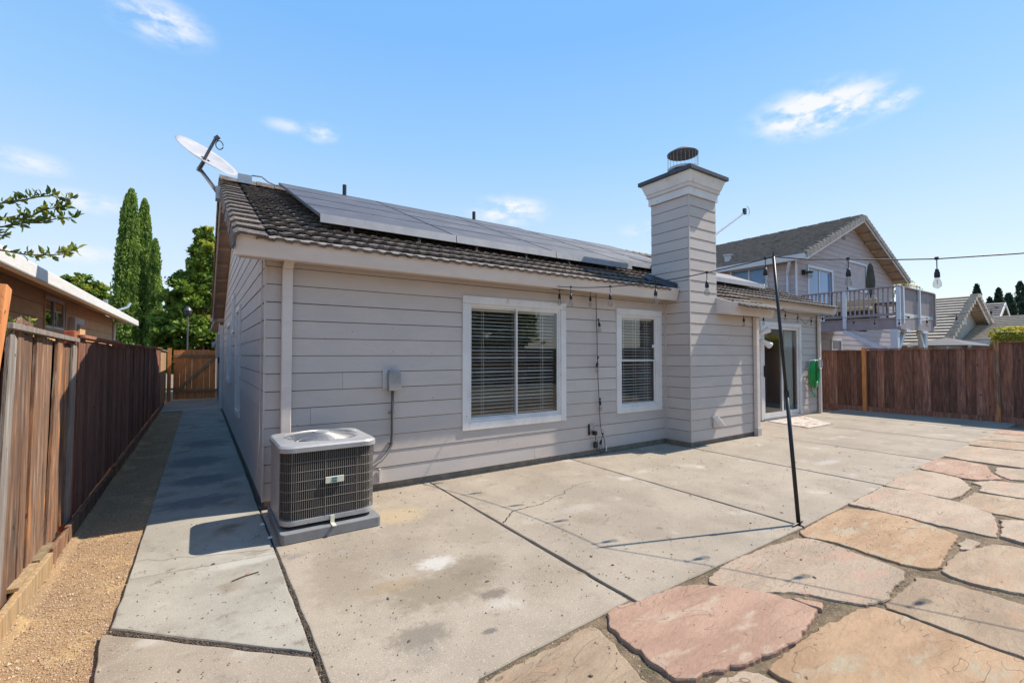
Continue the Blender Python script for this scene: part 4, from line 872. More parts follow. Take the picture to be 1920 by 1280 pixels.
MB().tube([(1.50,5.06,.40),(1.2,4.92,.30)], .011, 6).obj('refrigerant_line', M['cabling'], db_)
# white cable down the corner
wc = thing('wall_cable', 'thin off-white cable hanging down the front-left corner of the house', 'cable', (.5, 5.2, 1))
MB().tube([(.512,5.29,2.46),(.508,5.27,2.2),(.51,5.28,1.7),(.507,5.26,1.3),(.505,5.22,1.0),(.495,5.12,.78),(.49,5.10,.62),(.492,5.16,.48),(.497,5.28,.36),(.49,5.33,.29),(.485,5.27,.30)], .006, 6).obj('cable', M['wcable'], wc, smooth=True)
MB().box(1.665, YW-.045, .10, 1.685, YW-.012, .235).obj('wood_cleat', M['white'], wb)
# meter and gutter bits at the far end
me_ = thing('electric_meter', 'grey electric meter box on the side wall above the far end of the path', 'electric meter', (.5, 16.9, 1.6))
MB().box(.40, 16.8, 1.42, .6, 17.1, 2.12).obj('box', M['metal'], me_, bevel=.02)
MB().tube([(.38,16.95,1.8),(.30,16.95,1.8)], .09, 14).obj('meter_dial', M['glass'] if 0 else M['dish'], me_)
MB().tube([(.5,16.95,2.12),(.5,16.95,2.6)], .03, 8).obj('riser', M['metal'], me_); MB().tube([(.5,16.95,1.42),(.5,16.95,1.25)], .05, 8).obj('riser', M['black'], me_)
gw = thing('garage_wing', 'grey clapboard rear wing of the house beyond the far end of the side wall', 'building', (3, 17, 0))
w_ = backing(gw, (.60, yb+.01, 0), (0,1,0), (-1,0,0), 9, 0, 2.45, M['siding']); siding(w_, (.60, yb+.01, 0), (0,1,0), (-1,0,0), 9, .07, 2.4, M['siding'], seed=20)
MB().hexa([(.35,yb+.4,2.5),(8,yb+.4,2.5),(8,24.3,2.5),(.35,24.3,2.5),(.35,yb+.4,2.6),(8,yb+.4,2.6),(8,24.3,2.6),(.35,24.3,2.6)]).obj('roof', M['nroof'], gw)
downspout(ws, XS-.05, yb-.05, .05, 2.3, w=.08, m='white')

# ------------------------------------------------------------------ things by the door
ho = thing('garden_hose', 'coiled bright green garden hose on a wall hanger right of the sliding door', 'garden hose', (12.85, 5.42, 1))
hb = (12.88, DW-.05)
MB().tube([(hb[0]-.17,hb[1],1.34),(hb[0]-.10,hb[1]-.10,1.36),(hb[0]+.16,hb[1]-.12,1.36),(hb[0]+.2,hb[1],1.34)], .018, 6).obj('hanger', M['dish'], ho)
MB().tube([(hb[0]+.17+.09*math.cos(a), hb[1]-.14, 1.27+.13*math.sin(a)) for a in [i*math.pi/8 for i in range(17)]], .018, 6).obj('hanger_ring', M['dish'], ho)
hm = MB()
for k in range(15):
    dx = rnd.gauss(0, .02); wv = rnd.uniform(.10, .25); hh = .30+rnd.gauss(0, .03); yy = hb[1]-.04-.011*(k % 8)
    hm.tube([(hb[0]+dx+wv*math.cos(a)*(1-.25*max(0, math.sin(a))), yy+rnd.gauss(0, .003), 1.36-hh+hh*math.sin(a)) for a in [2*math.pi*i/22 for i in range(23)]], .0125, 6, cap=False)
hm.obj('hose_coil', M['hose'], ho, smooth=True)
MB().tube([(hb[0]-.1,hb[1]-.03,.78),(hb[0]-.08,hb[1]-.03,.60),(hb[0]+.05,hb[1]-.03,.50),(hb[0]+.14,hb[1]-.02,.42),(hb[0]+.15,hb[1]-.03,.55)], .0125, 6).obj('hose_tail', M['hose'], ho, smooth=True)
dm_ = grid(10.36, 4.43, 11.5, 5.43, 2, 2, lambda x, y: .012)
mt_ = MB().hexa([(10.31,4.43,.002),(11.36,4.40,.002),(12.2,5.36,.002),(10.62,5.40,.002),(10.31,4.43,.014),(11.36,4.40,.014),(12.2,5.36,.014),(10.62,5.40,.014)])
o = mt_.obj('doormat', M['mat']); tag(o, 'worn cream doormat with faded print and dark edge before the sliding door', 'doormat')
fl = thing('flood_light', 'white twin-headed security light at the top left of the sliding door', 'security light', (10.3, 5.45, 1.9))
MB().box(10.27, 5.38, 1.84, 10.37, 5.49, 1.96).obj('mount', M['white'], fl, bevel=.01)
for (p, d) in (((10.34,5.36,1.98),(.16,-.10,.10)),((10.36,5.34,1.80),(.20,-.08,-.12))):
    p = Vector(p); d = Vector(d); MB().tube([p-d*.2, p+d*.2, p+d*.8], [.03, .05, .075], 12).obj('lamp_head', M['white'], fl)
dv = thing('dryer_vent', 'white hinged vent flap low on the wall of the projecting bay', 'vent', (7.4, 4.6, .35))
MB().hexa([(7.22,4.60,.44),(7.24,4.60,.46),(7.33,4.55,.46),(7.31,4.55,.44),(7.40,4.60,.26),(7.42,4.60,.28),(7.53,4.54,.29),(7.51,4.54,.27)]).obj('flap', M['white'], dv)
MB().box(7.25, 4.585, .26, 7.42, 4.612, .43).obj('vent_frame', M['siding'], dv)
ou = thing('wall_outlet', 'open outdoor socket cover low on the wall with plugged-in black adapter', 'outlet', (4.9, 5.09, .38))
MB().box(4.84, YW-.035, .31, 4.93, YW-.014, .455).obj('socket_box', M['metal'], ou)
MB().box(4.835, YW-.045, .30, 4.842, YW-.012, .46).obj('cover_edge', M['black'], ou)
for a, b in (((4.90,5.06,.47),(4.97,4.99,.37)),((5.02,5.08,.43),(5.09,5.02,.335)),((4.97,4.99,.37),(5.09,5.02,.335)),((4.90,5.06,.47),(5.02,5.08,.43))): MB().bar(a, b, .008).obj('cover_bracket', M['metal'], ou)
MB().box(4.895, 5.02, .30, 4.94, 5.08, .36).obj('plug', M['black'], ou)
MB().tube([(4.92,5.04,.31),(4.925,5.04,.25),(4.93,5.05,.21)], .005, 5).obj('plug_cord', M['black'], ou)
MB().box(4.905, 5.03, .105, 4.965, 5.075, .20).obj('power_adapter', M['black'], ou, bevel=.008)

# ------------------------------------------------------------------ string lights
sockme = MB().lathe([(0,0),(.012,0),(.014,-.02),(.019,-.03),(.020,-.07),(.016,-.072),(0,-.072)], n=12).mesh('socket', M['black'], True)
bulbme = MB().lathe([(.013,0),(.016,-.012),(.027,-.04),(.030,-.058),(.026,-.078),(.012,-.09),(.003,-.095),(0,-.095)], n=14).mesh('bulb', M['bulb'], True)
filme = MB().tube([(-.006,0,-.02),(-.004,0,-.06),(.004,0,-.06),(.006,0,-.02)], .0015, 4).mesh('filament', M['wcable'])
def hang(st, p, drop=.10, tilt=0):
    p = Vector(p); q = p+Vector((math.sin(tilt)*drop, 0, -math.cos(tilt)*drop))
    MB().tube([tuple(p+Vector((0,0,.012))), tuple(q)], .004, 5).obj('drop_wire', M['black'], st)
    s_ = inst('socket', sockme, tuple(q), st, rot=(0, -tilt, 0)); b_ = inst('bulb', bulbme, tuple(q+Vector((0,0,-.07))), st, rot=(0, -tilt, 0)); inst('filament', filme, tuple(q+Vector((0,0,-.07))), b_)
    MB().box(p.x-.008,p.y-.012,p.z-.008,p.x+.008,p.y+.012,p.z+.016).obj('wire_clip', M['black'], st)
s1 = thing('string_lights', 'long overhead string of clear bulbs running from the eave over the leaning pole', 'string lights', (4.5, 2.3, 2.4))
ptop = Vector((4.545, 2.235, 2.44))
def lerp3(a, b, t): return Vector(a).lerp(Vector(b), t)
A0 = Vector((4.02, 4.93, 2.45)); w1 = []
for i in range(25):
    t = i/24; p = A0.lerp(ptop, t); p.z -= .13*4*t*(1-t)*(1.25-.5*t)*.8; p.x += .10*math.sin(math.pi*t)*t; w1.append(p)
w2 = [ptop, Vector((4.67,1.98,2.385)), Vector((4.82,1.72,2.36)), Vector((4.95,1.46,2.325)), Vector((5.08,1.18,2.30)), Vector((5.28,.75,2.29)), Vector((5.5,.3,2.30)), Vector((5.9,-.5,2.36)), Vector((6.6,-2,2.5))]
MB().tube(w1+w2[1:], .0055, 6).obj('cord', M['black'], s1, smooth=True)
for y in (4.63, 4.05, 3.47, 2.89, 2.31):
    p = min(w1, key=lambda q: abs(q.y-y)); i = w1.index(p); j = i+1 if y < p.y and i < 24 else max(i-1, 0); q = w1[j]
    f = (y-p.y)/(q.y-p.y) if abs(q.y-p.y) > 1e-6 else 0; hang(s1, p.lerp(q, max(0, min(1, f))), .09)
for p in ((4.82,1.72,2.36),(5.08,1.18,2.30),(5.34,.62,2.29),(5.6,.1,2.305)): hang(s1, p, .085)
s2 = thing('string_lights', 'string of clear bulbs under the left eave, cord hanging down to the wall socket', 'string lights', (5, 5.08, 2.4))
c2 = [(4.0,5.03,2.44),(4.22,5.04,2.425),(4.5,5.04,2.43),(4.82,5.05,2.435),(4.97,5.06,2.44),(4.985,5.08,2.38)]
tail = [(4.985,5.075,2.2),(4.99,5.075,2.0),(5.0,5.075,1.75),(5.005,5.08,1.5),(5.01,5.08,1.38),(5.02,5.08,1.1),(5.035,5.08,.9),(5.045,5.08,.72),(5.06,5.08,.45),(5.085,5.075,.31),(5.12,5.06,.22),(5.13,5.05,.13),(5.10,5.03,.06),(5.02,5.02,.035),(4.96,5.03,.06),(4.94,5.045,.11)]
MB().tube(c2+tail, .005, 6).obj('cord', M['black'], s2, smooth=True)
for p in ((4.22,5.03,2.425),(4.82,5.03,2.435)): hang(s2, p, .06)
hang(s2, (5.005,5.05,2.03), .03, .25); hang(s2, (4.995,5.05,1.46), .07, -.2); hang(s2, (5.04,5.06,.83), .02, 0); hang(s2, (5.085,5.05,.30), .09, -.35)
MB().box(5.12,5.02,.04,5.135,5.025,.14).obj('cord_tag', M['white'], s2)
s3 = thing('string_lights', 'string of clear bulbs looped along the eave above the sliding door', 'string lights', (10, 5.3, 2.4))
c3 = [(7.6,4.5,2.21),(8.03,4.48,2.20),(8.5,4.45,2.18),(9.0,4.9,2.36),(9.55,5.25,2.42),(10.24,5.32,2.38),(10.8,5.32,2.50),(11.3,5.32,2.50),(11.9,5.32,2.47),(12.3,5.32,2.25),(12.6,5.32,2.42),(13.2,5.32,2.50),(13.8,5.2,2.50)]
MB().tube(c3, .005, 5).obj('cord', M['black'], s3, smooth=True)
for p in ((8.03,4.48,2.20),(10.3,5.3,2.36),(11.32,5.32,2.50),(11.92,5.32,2.47),(12.62,5.32,2.42),(13.25,5.32,2.50),(13.8,5.2,2.50)): hang(s3, p, .04)
s4 = thing('string_lights', 'farther string of clear bulbs dipping below the grey deck towards the right fence', 'string lights', (14, 4, 2.4))
# pixel-true heights come from the fence-side span: it leaves the eave corner and sags over the right fence
c4 = [Vector((13.85,5.2,2.50)), Vector((14.0,4.9,2.42)), Vector((14.15,4.5,2.38)), Vector((14.3,4.05,2.36)), Vector((14.4,3.55,2.37)), Vector((14.5,3.05,2.42)), Vector((14.6,2.5,2.52)), Vector((14.7,1.9,2.68)), Vector((14.75,1.3,2.85))]
MB().tube([tuple(p) for p in c4], .0055, 5).obj('cord', M['black'], s4, smooth=True)
for i in (1, 2, 3, 4, 5, 6, 7): hang(s4, c4[i], .04)
pole = thing('light_pole', 'thin leaning black metal pole at the slab edge holding up the string lights', 'pole', (4.41, 1.99, 0))
pb_, pm_ = Vector((4.405, 1.985, -.04)), Vector((4.47, 2.10, 1.14)); 
MB().tube([tuple(pb_), tuple(pm_)], .017, 10).obj('lower_tube', M['polem'], pole, smooth=True)
MB().tube([tuple(pm_-Vector((0,0,.05))), tuple(ptop+Vector((0,0,.0)))], .014, 10).obj('upper_tube', M['polem'], pole, smooth=True)
MB().tube([tuple(pm_-Vector((.001,.002,.03))), tuple(pm_+Vector((.001,.002,.03)))], .020, 10).obj('joint_sleeve', M['polem'], pole)
MB().tube([tuple(ptop), tuple(ptop+Vector((.003,.004,.055)))], [.012, .002], 8).obj('top_spike', M['polem'], pole)
MB().tube([(4.30,1.99,.012),(4.41,1.985,.02),(4.50,2.0,.008)], .007, 6).obj('ground_stake', M['polem'], pole)

# ------------------------------------------------------------------ fences
def picket(parent, x, y, w, z0, z1, m, t=.018, axis='y', lean=0, lx=0, top='flat', name='board'):
    """one fence board standing in the plane x=const (axis y) or y=const (axis x)"""
    k = w*.5; tops = {'flat': [(-k, z1), (k, z1)], 'ear': [(-k, z1-.03), (-k+.02, z1), (k-.02, z1), (k, z1-.03)],
                      'rag': [(-k, z1-rnd.uniform(0, .05)), (-k*.3, z1), (k*.4, z1-rnd.uniform(0, .03)), (k, z1-rnd.uniform(0, .06))]}[top]
    out_ = [(-k, z0), (k, z0)]+tops[::-1]; mb = MB(); n = len(out_)
    for d in (-t/2, t/2):
        for a, z in out_:
            s_ = lean*(z-z0); q = lx*(z-z0)
            mb.v.append((x+d+q, y+a+s_, z) if axis == 'y' else (x+a+s_, y+d+q, z))
    mb.f = [tuple(range(n))[::-1], tuple(range(n, 2*n))]+[(i, (i+1)%n, n+(i+1)%n, n+i) for i in range(n)]
    return mb.obj(name, m, parent)
lf = thing('fence', 'long weathered redwood fence down the left side of the yard, leaning near the front', 'fence', (-.9, 10, 0))
y = 1.7
while y < 5.50:
    w_ = rnd.uniform(.10, .155)
    top = 1.685-.02*(y-3.6)+rnd.uniform(-.07, .05)
    ln_ = rnd.gauss(.085, .02)*(1 if y < 4.9 else .5); gap = .006 if rnd.random() < .8 else .035
    if 4.22 < y < 4.32: y += .05
    picket(lf, -.915+rnd.gauss(0, .008), y+w_/2-.10, w_, .10+rnd.uniform(-.03, .03), top, M[('w_left', 'w_left', 'w_left', 'w_grey', 'w_dark', 'w_left')[rnd.randrange(6)]], t=.017, lean=ln_, lx=rnd.gauss(0, .006), top='rag'); y += w_+gap
yb2 = 1.6
while yb2 < 5.4:
    picket(lf, -.958, yb2+.09, .17, .08, 1.63-.02*(yb2-3.6)+rnd.uniform(-.03, .02), M['w_dark'], t=.017, lean=.03, top='flat'); yb2 += .165
while y < 15.9:
    w_ = rnd.uniform(.135, .19)
    picket(lf, -.905+rnd.gauss(0, .004), y+w_/2, w_, .10, 1.63+.02*math.sin(y*.5)+rnd.uniform(-.012, .012), M['w_dark'], lean=rnd.gauss(.004, .006), top='flat'); y += w_+.003
while y < 18.45:
    w_ = .145; picket(lf, -.90, y+w_/2, w_, .06, 1.60+rnd.uniform(-.01, .01), M['w_new'] if rnd.random() < .35 else M['w_pale'], top='ear'); y += w_+.012
def prail(a, b, w, h, m, name='rail'): return MB().bar(a, b, w, h).obj(name, m, lf, bevel=.003)
prail((-.90,3.72,1.665), (-.90,5.46,1.625), .06, .035, M['w_grey'], 'cap_rail'); prail((-.90,1.7,1.80), (-.90,3.60,1.70), .06, .035, M['w_grey'], 'cap_rail')
prail((-.955,1.7,1.50), (-.955,5.46,1.45), .04, .09, M['w_dark'])
prail((-.955,1.7,.45), (-.955,5.46,.42), .04, .09, M['w_dark'])
for y0_, y1_ in ((5.6, 8.4), (8.42, 11.2), (11.22, 13.6), (13.62, 15.95)): prail((-.91,y0_,1.66+.02*math.sin(y0_*.5)), (-.91,y1_,1.66+.02*math.sin(y1_*.5)), .10, .03, M['w_dark'], 'cap_rail')
prail((-.90,15.96,1.63), (-.90,18.5,1.62), .09, .03, M['w_grey'], 'cap_rail')
# posts
MB().hexa([(-.92,2.80,-.1),(-.84,2.80,-.1),(-.84,2.88,-.1),(-.92,2.88,-.1),(-.92,3.47,1.87),(-.84,3.47,1.87),(-.84,3.55,1.85),(-.92,3.55,1.85)]).obj('post', M['w_new'], lf, bevel=.004)
MB().box(-.975,5.45,-.1,-.905,5.54,1.71).obj('post', mat('red_cedar_post', (.42,.10,.045), (.32,.08,.04), 8, (3,3,.4), .8, .4, 20, (4,4,.4)), lf, bevel=.004)
for y in (8.4, 11.2, 13.6, 15.95): MB().box(-1.0, y-.05, -.1, -.925, y+.05, 1.70).obj('post', M['w_new'] if y > 10 else M['w_dark'], lf)
# kick boards along the foot
MB().hexa([(-.885,1.7,-.05),(-.845,1.7,-.05),(-.835,4.55,-.05),(-.875,4.55,-.05),(-.885,1.7,.13),(-.845,1.7,.13),(-.835,4.55,.11),(-.875,4.55,.11)]).obj('kick_board', M['w_pale'], lf, bevel=.006)
MB().box(-.92, 3.9, .112, -.86, 4.30, .135).obj('loose_slat', M['w_pale'], lf); MB().box(-.92, 4.36, .105, -.865, 4.72, .13).obj('loose_slat', M['w_pale'], lf)
yy = 4.60
for L in (.5, 2.4, 2.4, 2.4, 2.4, 2.4): MB().hexa([(-.88,yy,-.05),(-.845,yy,-.05),(-.845+rnd.gauss(0,.01),yy+L-.01,-.05),(-.88,yy+L-.01,-.05),(-.88,yy,.12),(-.845,yy,.12),(-.845,yy+L-.01,.10+rnd.uniform(0,.04)),(-.88,yy+L-.01,.10)]).obj('kick_board', M['w_left'], lf, bevel=.005); yy += L
# gate across the side yard
gt = thing('gate', 'orange cedar gate with diagonal brace closing the far end of the side path', 'gate', (-.1, 18.4, 0))
x = -.70
while x < .50:
    w_ = .16; picket(gt, x+w_/2, 18.5, min(w_, .52-x), .06, 1.66+rnd.uniform(-.01, .015), M['w_new'], axis='x', top='flat'); x += w_+.004
for z in (.28, 1.42): MB().box(-.70, 18.455, z, .50, 18.489, z+.085).obj('rail', M['w_pale'], gt)
MB().bar((-.58,18.47,.36), (.44,18.47,1.42), .03, .085).obj('brace', M['w_pale'], gt)
MB().box(-.86, 18.42, -.05, -.76, 18.52, 1.72).obj('gate_post', M['w_new'], gt); MB().box(.515, 18.44, 0, .595, 18.52, 1.5).obj('gate_post', M['deckw'], gt)
MB().box(-.76,18.43,1.2,-.66,18.452,1.23).obj('hinge', M['black'], gt); MB().box(-.76,18.43,.4,-.66,18.452,.43).obj('hinge', M['black'], gt)
rfence = thing('fence', 'dark stained board fence along the right end of the patio with one orange post', 'fence', (14.85, 4, 0))
y = 8.2; lay = False
while y > -4:
    w_ = rnd.uniform(.125, .20); zt_ = 1.61 if y > 4.95 else (1.635 if y > 2.5 else 1.765)
    picket(rfence, 14.86+(.02 if lay else 0)+rnd.gauss(0, .003), y-w_/2, w_+(.02 if lay else 0), .11, zt_, M['w_dark'], t=.018, lean=rnd.gauss(0, .003)); y -= w_+.002; lay = not lay
for a, b, z in ((8.2,5.0,1.60),(4.92,2.52,1.645),(2.42,-.1,1.775),(-.2,-4,1.775)):
    MB().box(14.80, b, z, 14.93, a, z+.028).obj('cap_rail', M['w_dark'], rfence); MB().box(14.805, b, z-.11, 14.835, a, z-.03).obj('top_rail', M['w_dark'], rfence) if z < 1.6 else None
    MB().box(14.80, b, -.08, 14.84, a, .12).obj('kick_board', M['w_dark'], rfence)
for y, m in ((4.96, 'w_new'), (2.47, 'w_left'), (-.15, 'w_dark'), (7.6, 'w_dark')):
    MB().box(14.755, y-.045, -.08, 14.835, y+.045, 1.70 if y > 4 else 1.80).obj('post', M[m], rfence, bevel=.004)

# ------------------------------------------------------------------ neighbouring buildings
def slope_rows(parent, p0, p1, q0, q1, rows, m, lip=.05, name='roof', jit=.0, seg=1):
    """roof plane from eave line p0-p1 to ridge line q0-q1 in lapped courses"""
    p0, p1, q0, q1 = map(Vector, (p0, p1, q0, q1)); nrm = (p1-p0).cross(q0-p0).normalized(); nrm = nrm if nrm.z > 0 else -nrm
    mb = MB(); rg = random.Random(3)
    for r_ in range(rows):
        a, b = r_/rows, (r_+1)/rows
        A, B, C_, D = p0.lerp(q0, a), p1.lerp(q1, a), p1.lerp(q1, b), p0.lerp(q0, b)
        for k in range(seg):
            f, g_ = k/seg, (k+1)/seg-.03/max(1, seg)*0; h = nrm*(lip+rg.uniform(-jit, jit))
            a1, b1, c1, d1 = A.lerp(B, f), A.lerp(B, g_), D.lerp(C_, g_), D.lerp(C_, f)
            mb.add([a1, b1, c1, d1, a1+h, b1+h, c1+nrm*.005, d1+nrm*.005], [(0,1,5,4),(4,5,6,7),(1,2,6,5),(0,4,7,3)])
    return mb.obj(name, m, parent, kind='stuff')
# left neighbour
ln = thing('neighbour_house', 'tan single-storey house with white gutter behind the left fence', 'house', (-6, 15, 0))
LX = -2.45; lwin = (12.15-2, 13.72-2, 2.03, 2.62)
lw = backing(ln, (LX, 2, 0), (0,1,0), (1,0,0), 18.4, 0, 2.72, M['lwall'], [lwin])
siding(lw, (LX, 2, 0), (0,1,0), (1,0,0), 18.4, .1, 2.72, M['lwall'], [(lwin[0]-.05, lwin[1]+.05, lwin[2]-.08, 2.9)], e=.26, seed=31)
backing(ln, (-8, 20.4, 0), (1,0,0), (0,1,0), 5.55, 0, 2.72, M['lwall'])
window(lw, (LX, 0, 0), (0,1,0), (1,0,0), 12.07, 13.80, 1.95, 2.70, 2, trim='lwall', blinds=False, tw=.07, depth=1.2)
MB().box(LX, 14.05, 1.2, LX+.12, 15.05, 2.34).obj('wall_cabinet', M['wcable'], lw); MB().box(LX+.12, 14.25, 1.25, LX+.17, 14.85, 2.2).obj('cabinet_door', M['lwall'], lw)
MB().box(-2.02, 1.0, 2.56, -1.90, 21.9, 2.76).obj('gutter', M['gutter'], ln, bevel=.02)
MB().box(-2.35, 1.0, 2.68, -2.02, 21.9, 2.71).obj('soffit', M['lwall'], ln)
slope_rows(ln, (-2.05,1.0,2.74), (-2.05,21.9,2.74), (-7,1.0,4.2), (-7,21.9,4.2), 16, M['nroof2'])
MB().tube([(-2.0,15.4,2.74),(-2.0,15.4,2.90)], .05, 8).obj('vent_hood', M['metal'], ln)
MB().tube([(-2.3,19.0,2.85),(-2.0,19.6,3.05),(-1.95,19.8,3.2)], .04, 8).obj('flue', M['metal'], ln)
MB().tube([(LX+.05,20.3,2.55),(LX+.30,20.5,2.62)], .04, 8).obj('downspout', M['gutter'], ln); MB().tube([(LX+.05,20.3,2.55),(LX+.05,20.3,.2)], .04, 8).obj('downspout', M['gutter'], ln)
# right two-storey neighbour
n2 = thing('neighbour_house', 'grey two-storey clapboard house with steep tiled gable and raised deck behind the right fence', 'house', (22, 12, 0))
NX, NY, NR, NE, NZ, NX2 = 17.5, 7.88, 22.3, 4.95, 7.10, 27.1
gs = (NZ-NE)/(NR-NX+.35)
dwn = (18.50-NX, 20.45-NX, 2.65, 4.72); wn1 = (22.0-NX, 23.85-NX, 4.25, 5.32); wn2 = (22.0-NX, 23.85-NX, 2.7, 4.18)
gh = [dwn, wn1, wn2]
g_ = backing(n2, (NX, NY, 0), (1,0,0), (0,-1,0), NX2-NX, 0, NE, M['nwall'], gh, gable=(0, NX2-NX, NR-NX, NZ-.15))
siding(g_, (NX, NY, 0), (1,0,0), (0,-1,0), NX2-NX, 2.6, 6.9, M['nwall'], gh, e=.2, lo=lambda z: max(0, (z-NE)/gs), hi=lambda z: min(NX2-NX, NX2-NX-(z-NE)/gs), joints=False, seed=41)
siding(g_, (NX, NY+.0, 0), (1,0,0), (0,-1,0), NX2-NX, .1, 2.5, M['nwall'], [(18.5-NX,19.3-NX,1.4,2.1),(20.3-NX,21.2-NX,1.4,2.1)], e=.2, joints=False, seed=42)
sw = (8.9-NY, 10.2-NY, 3.95, 4.80)
s__ = backing(n2, (NX, NY, 0), (0,1,0), (-1,0,0), 12, 0, NE+.1, M['nwall'], [sw])
siding(s__, (NX, NY, 0), (0,1,0), (-1,0,0), 12, 2.6, NE+.05, M['nwall'], [sw], e=.2, joints=False, seed=43)
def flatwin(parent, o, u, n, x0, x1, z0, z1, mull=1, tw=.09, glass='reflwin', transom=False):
    o = Vector(o); u = Vector(u); n = Vector(n)
    def H(a, b, za, zb, d0, d1):
        P = lambda x, d, z: tuple(o+u*x+n*d+Vector((0,0,z)))
        return MB().hexa([P(a,d0,za),P(b,d0,za),P(b,d1,za),P(a,d1,za),P(a,d0,zb),P(b,d0,zb),P(b,d1,zb),P(a,d1,zb)])
    r_ = H(x0-tw, x1+tw, z1, z1+tw, -.02, .045).obj('window', M['ntrim'], parent)
    H(x0-tw, x0, z0-tw, z1-.002, -.02, .043).obj('window_trim', M['ntrim'], r_); H(x1, x1+tw, z0-tw, z1-.002, -.02, .043).obj('window_trim', M['ntrim'], r_)
    H(x0+.002, x1-.002, z0-tw, z0, -.02, .04).obj('window_sill', M['ntrim'], r_)
    for i in range(mull+1):
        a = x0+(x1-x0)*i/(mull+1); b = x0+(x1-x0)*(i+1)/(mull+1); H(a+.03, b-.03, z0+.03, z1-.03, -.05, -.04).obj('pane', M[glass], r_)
        fm = MB()
        for q in ((a,b,z1-.03,z1),(a,b,z0,z0+.03),(a,a+.03,z0+.03,z1-.03),(b-.03,b,z0+.03,z1-.03)): h = H(*q, -.05, -.02); fm.add(h.v, h.f)
        fm.obj('sash', M['ntrim'], r_)
    return r_
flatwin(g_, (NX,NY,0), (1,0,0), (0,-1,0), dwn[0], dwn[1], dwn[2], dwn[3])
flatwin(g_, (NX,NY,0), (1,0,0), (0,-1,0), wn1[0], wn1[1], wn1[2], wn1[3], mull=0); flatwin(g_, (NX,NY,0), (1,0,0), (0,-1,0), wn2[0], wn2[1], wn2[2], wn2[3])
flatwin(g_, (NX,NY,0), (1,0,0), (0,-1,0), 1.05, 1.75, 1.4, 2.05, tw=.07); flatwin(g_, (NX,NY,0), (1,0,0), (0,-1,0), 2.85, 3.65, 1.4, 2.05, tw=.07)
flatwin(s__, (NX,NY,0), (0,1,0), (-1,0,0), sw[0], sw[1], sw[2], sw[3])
for i in range(5): MB().box(21.52, NY-.03, 6.22+.075*i, 21.80, NY-.018, 6.26+.075*i).obj('vent_slat', M['black'] if 0 else M['soffit'], g_)
MB().box(21.50, NY-.019, 6.2, 21.82, NY-.017, 6.6).obj('gable_vent', M['black'], g_)
MB().box(NX-.03, NY-.04, 2.5, NX+.10, NY-.02, NE+.1).obj('corner_board', M['ntrim'], g_)
# roof planes
slope_rows(n2, (NX-.35,NY-.5,NE), (NX-.35,20,NE), (NR,NY-.5,NZ), (NR,20,NZ), 14, M['nroof'], lip=.15)
slope_rows(n2, (NX2+.35,NY-.5,NE), (NX2+.35,20,NE), (NR,NY-.5,NZ), (NR,20,NZ), 18, M['nroof'], lip=.07)
dk = MB(); 
for sgn in (-1, 1):
    e = NX-.35 if sgn < 0 else NX2+.35
    MB().hexa([(e,NY-.49,NE-.1),(e,20,NE-.1),(NR,20,NZ-.1),(NR,NY-.49,NZ-.1),(e,NY-.49,NE-.01),(e,20,NE-.01),(NR,20,NZ-.01),(NR,NY-.49,NZ-.01)]).obj('roof_deck', M['tansoffit'], n2)
    MB().hexa([(e,NY-.53,NE-.20),(e,NY-.50,NE-.20),(NR,NY-.50,NZ-.20),(NR,NY-.53,NZ-.20),(e,NY-.53,NE+.0),(e,NY-.50,NE+.0),(NR,NY-.50,NZ-.0),(NR,NY-.53,NZ-.0)]).obj('rake_board', M['ntrim'], n2)
    for i in range(20):
        f = (i+.5)/20; x = e+(NR-e)*f; z = NE+(NZ-NE)*f; w2 = (NR-e)/20
        MB().hexa([(x-w2*.46,NY-.57,z-.12-.05),(x+w2*.46,NY-.57,z-.03-.05),(x+w2*.46,NY-.33,z+.0),(x-w2*.46,NY-.33,z-.08),(x-w2*.46,NY-.57,z+.06),(x+w2*.46,NY-.57,z+.12),(x+w2*.46,NY-.33,z+.14),(x-w2*.46,NY-.33,z+.08)]).obj('rake_tile', M['nroof'], n2)
    for i in range(7): f = (i+.7)/8; x = e+(NR-e)*f; z = NE+(NZ-NE)*f; MB().box(x, NY-.48, z-.22, x+.08, NY-.02, z-.12).obj('lookout', M['soffit'], n2)
for i in range(30): MB().box(NR-.12, NY-.5+.42*i, NZ-.02, NR+.12, NY-.12+.42*i, NZ+.10+.012*(i % 2)).obj('ridge_tile', M['nroof'], n2)
MB().hexa([(NX-.42,NY-.5,NE-.16),(NX-.34,NY-.5,NE-.16),(NX-.34,20,NE-.16),(NX-.42,20,NE-.16),(NX-.46,NY-.5,NE+.03),(NX-.34,NY-.5,NE+.03),(NX-.34,20,NE+.03),(NX-.46,20,NE+.03)]).obj('gutter', M['ntrim'], n2)
downspout(s__, NX-.05, NY+.25, 2.6, NE-.55, w=.10, m='ntrim'); MB().tube([(NX-.08,NY+.22,NE-.55),(NX-.38,NY-.0,NE-.2)], .05, 8).obj('downspout_elbow', M['ntrim'], s__)
rv = MB().tube([(17.9,10.6,5.1),(17.9,10.6,5.55)], .14, 14).obj('roof_vent', M['metal'], n2); MB().tube([(17.9,10.6,5.55),(17.9,10.6,5.60)], .19, 14).obj('vent_cap', M['metal'], rv)
MB().tube([(17.55,10.9,5.0),(17.55,10.9,5.22)], .04, 8).obj('vent_pipe', M['black'], n2)
wl_ = thing('wall_lantern', 'round black-framed wall lantern left of the neighbour deck door', 'wall lamp', (18.2, 7.8, 4.35))
MB().box(17.98, NY-.14, 4.40, 18.14, NY-.02, 4.56).obj('lantern_bracket', M['black'], wl_); MB().lathe([(0,-.14),(.09,-.10),(.115,0),(.08,.1),(0,.13)], (18.24,NY-.16,4.38), 14).obj('globe', M['bulb'], wl_)
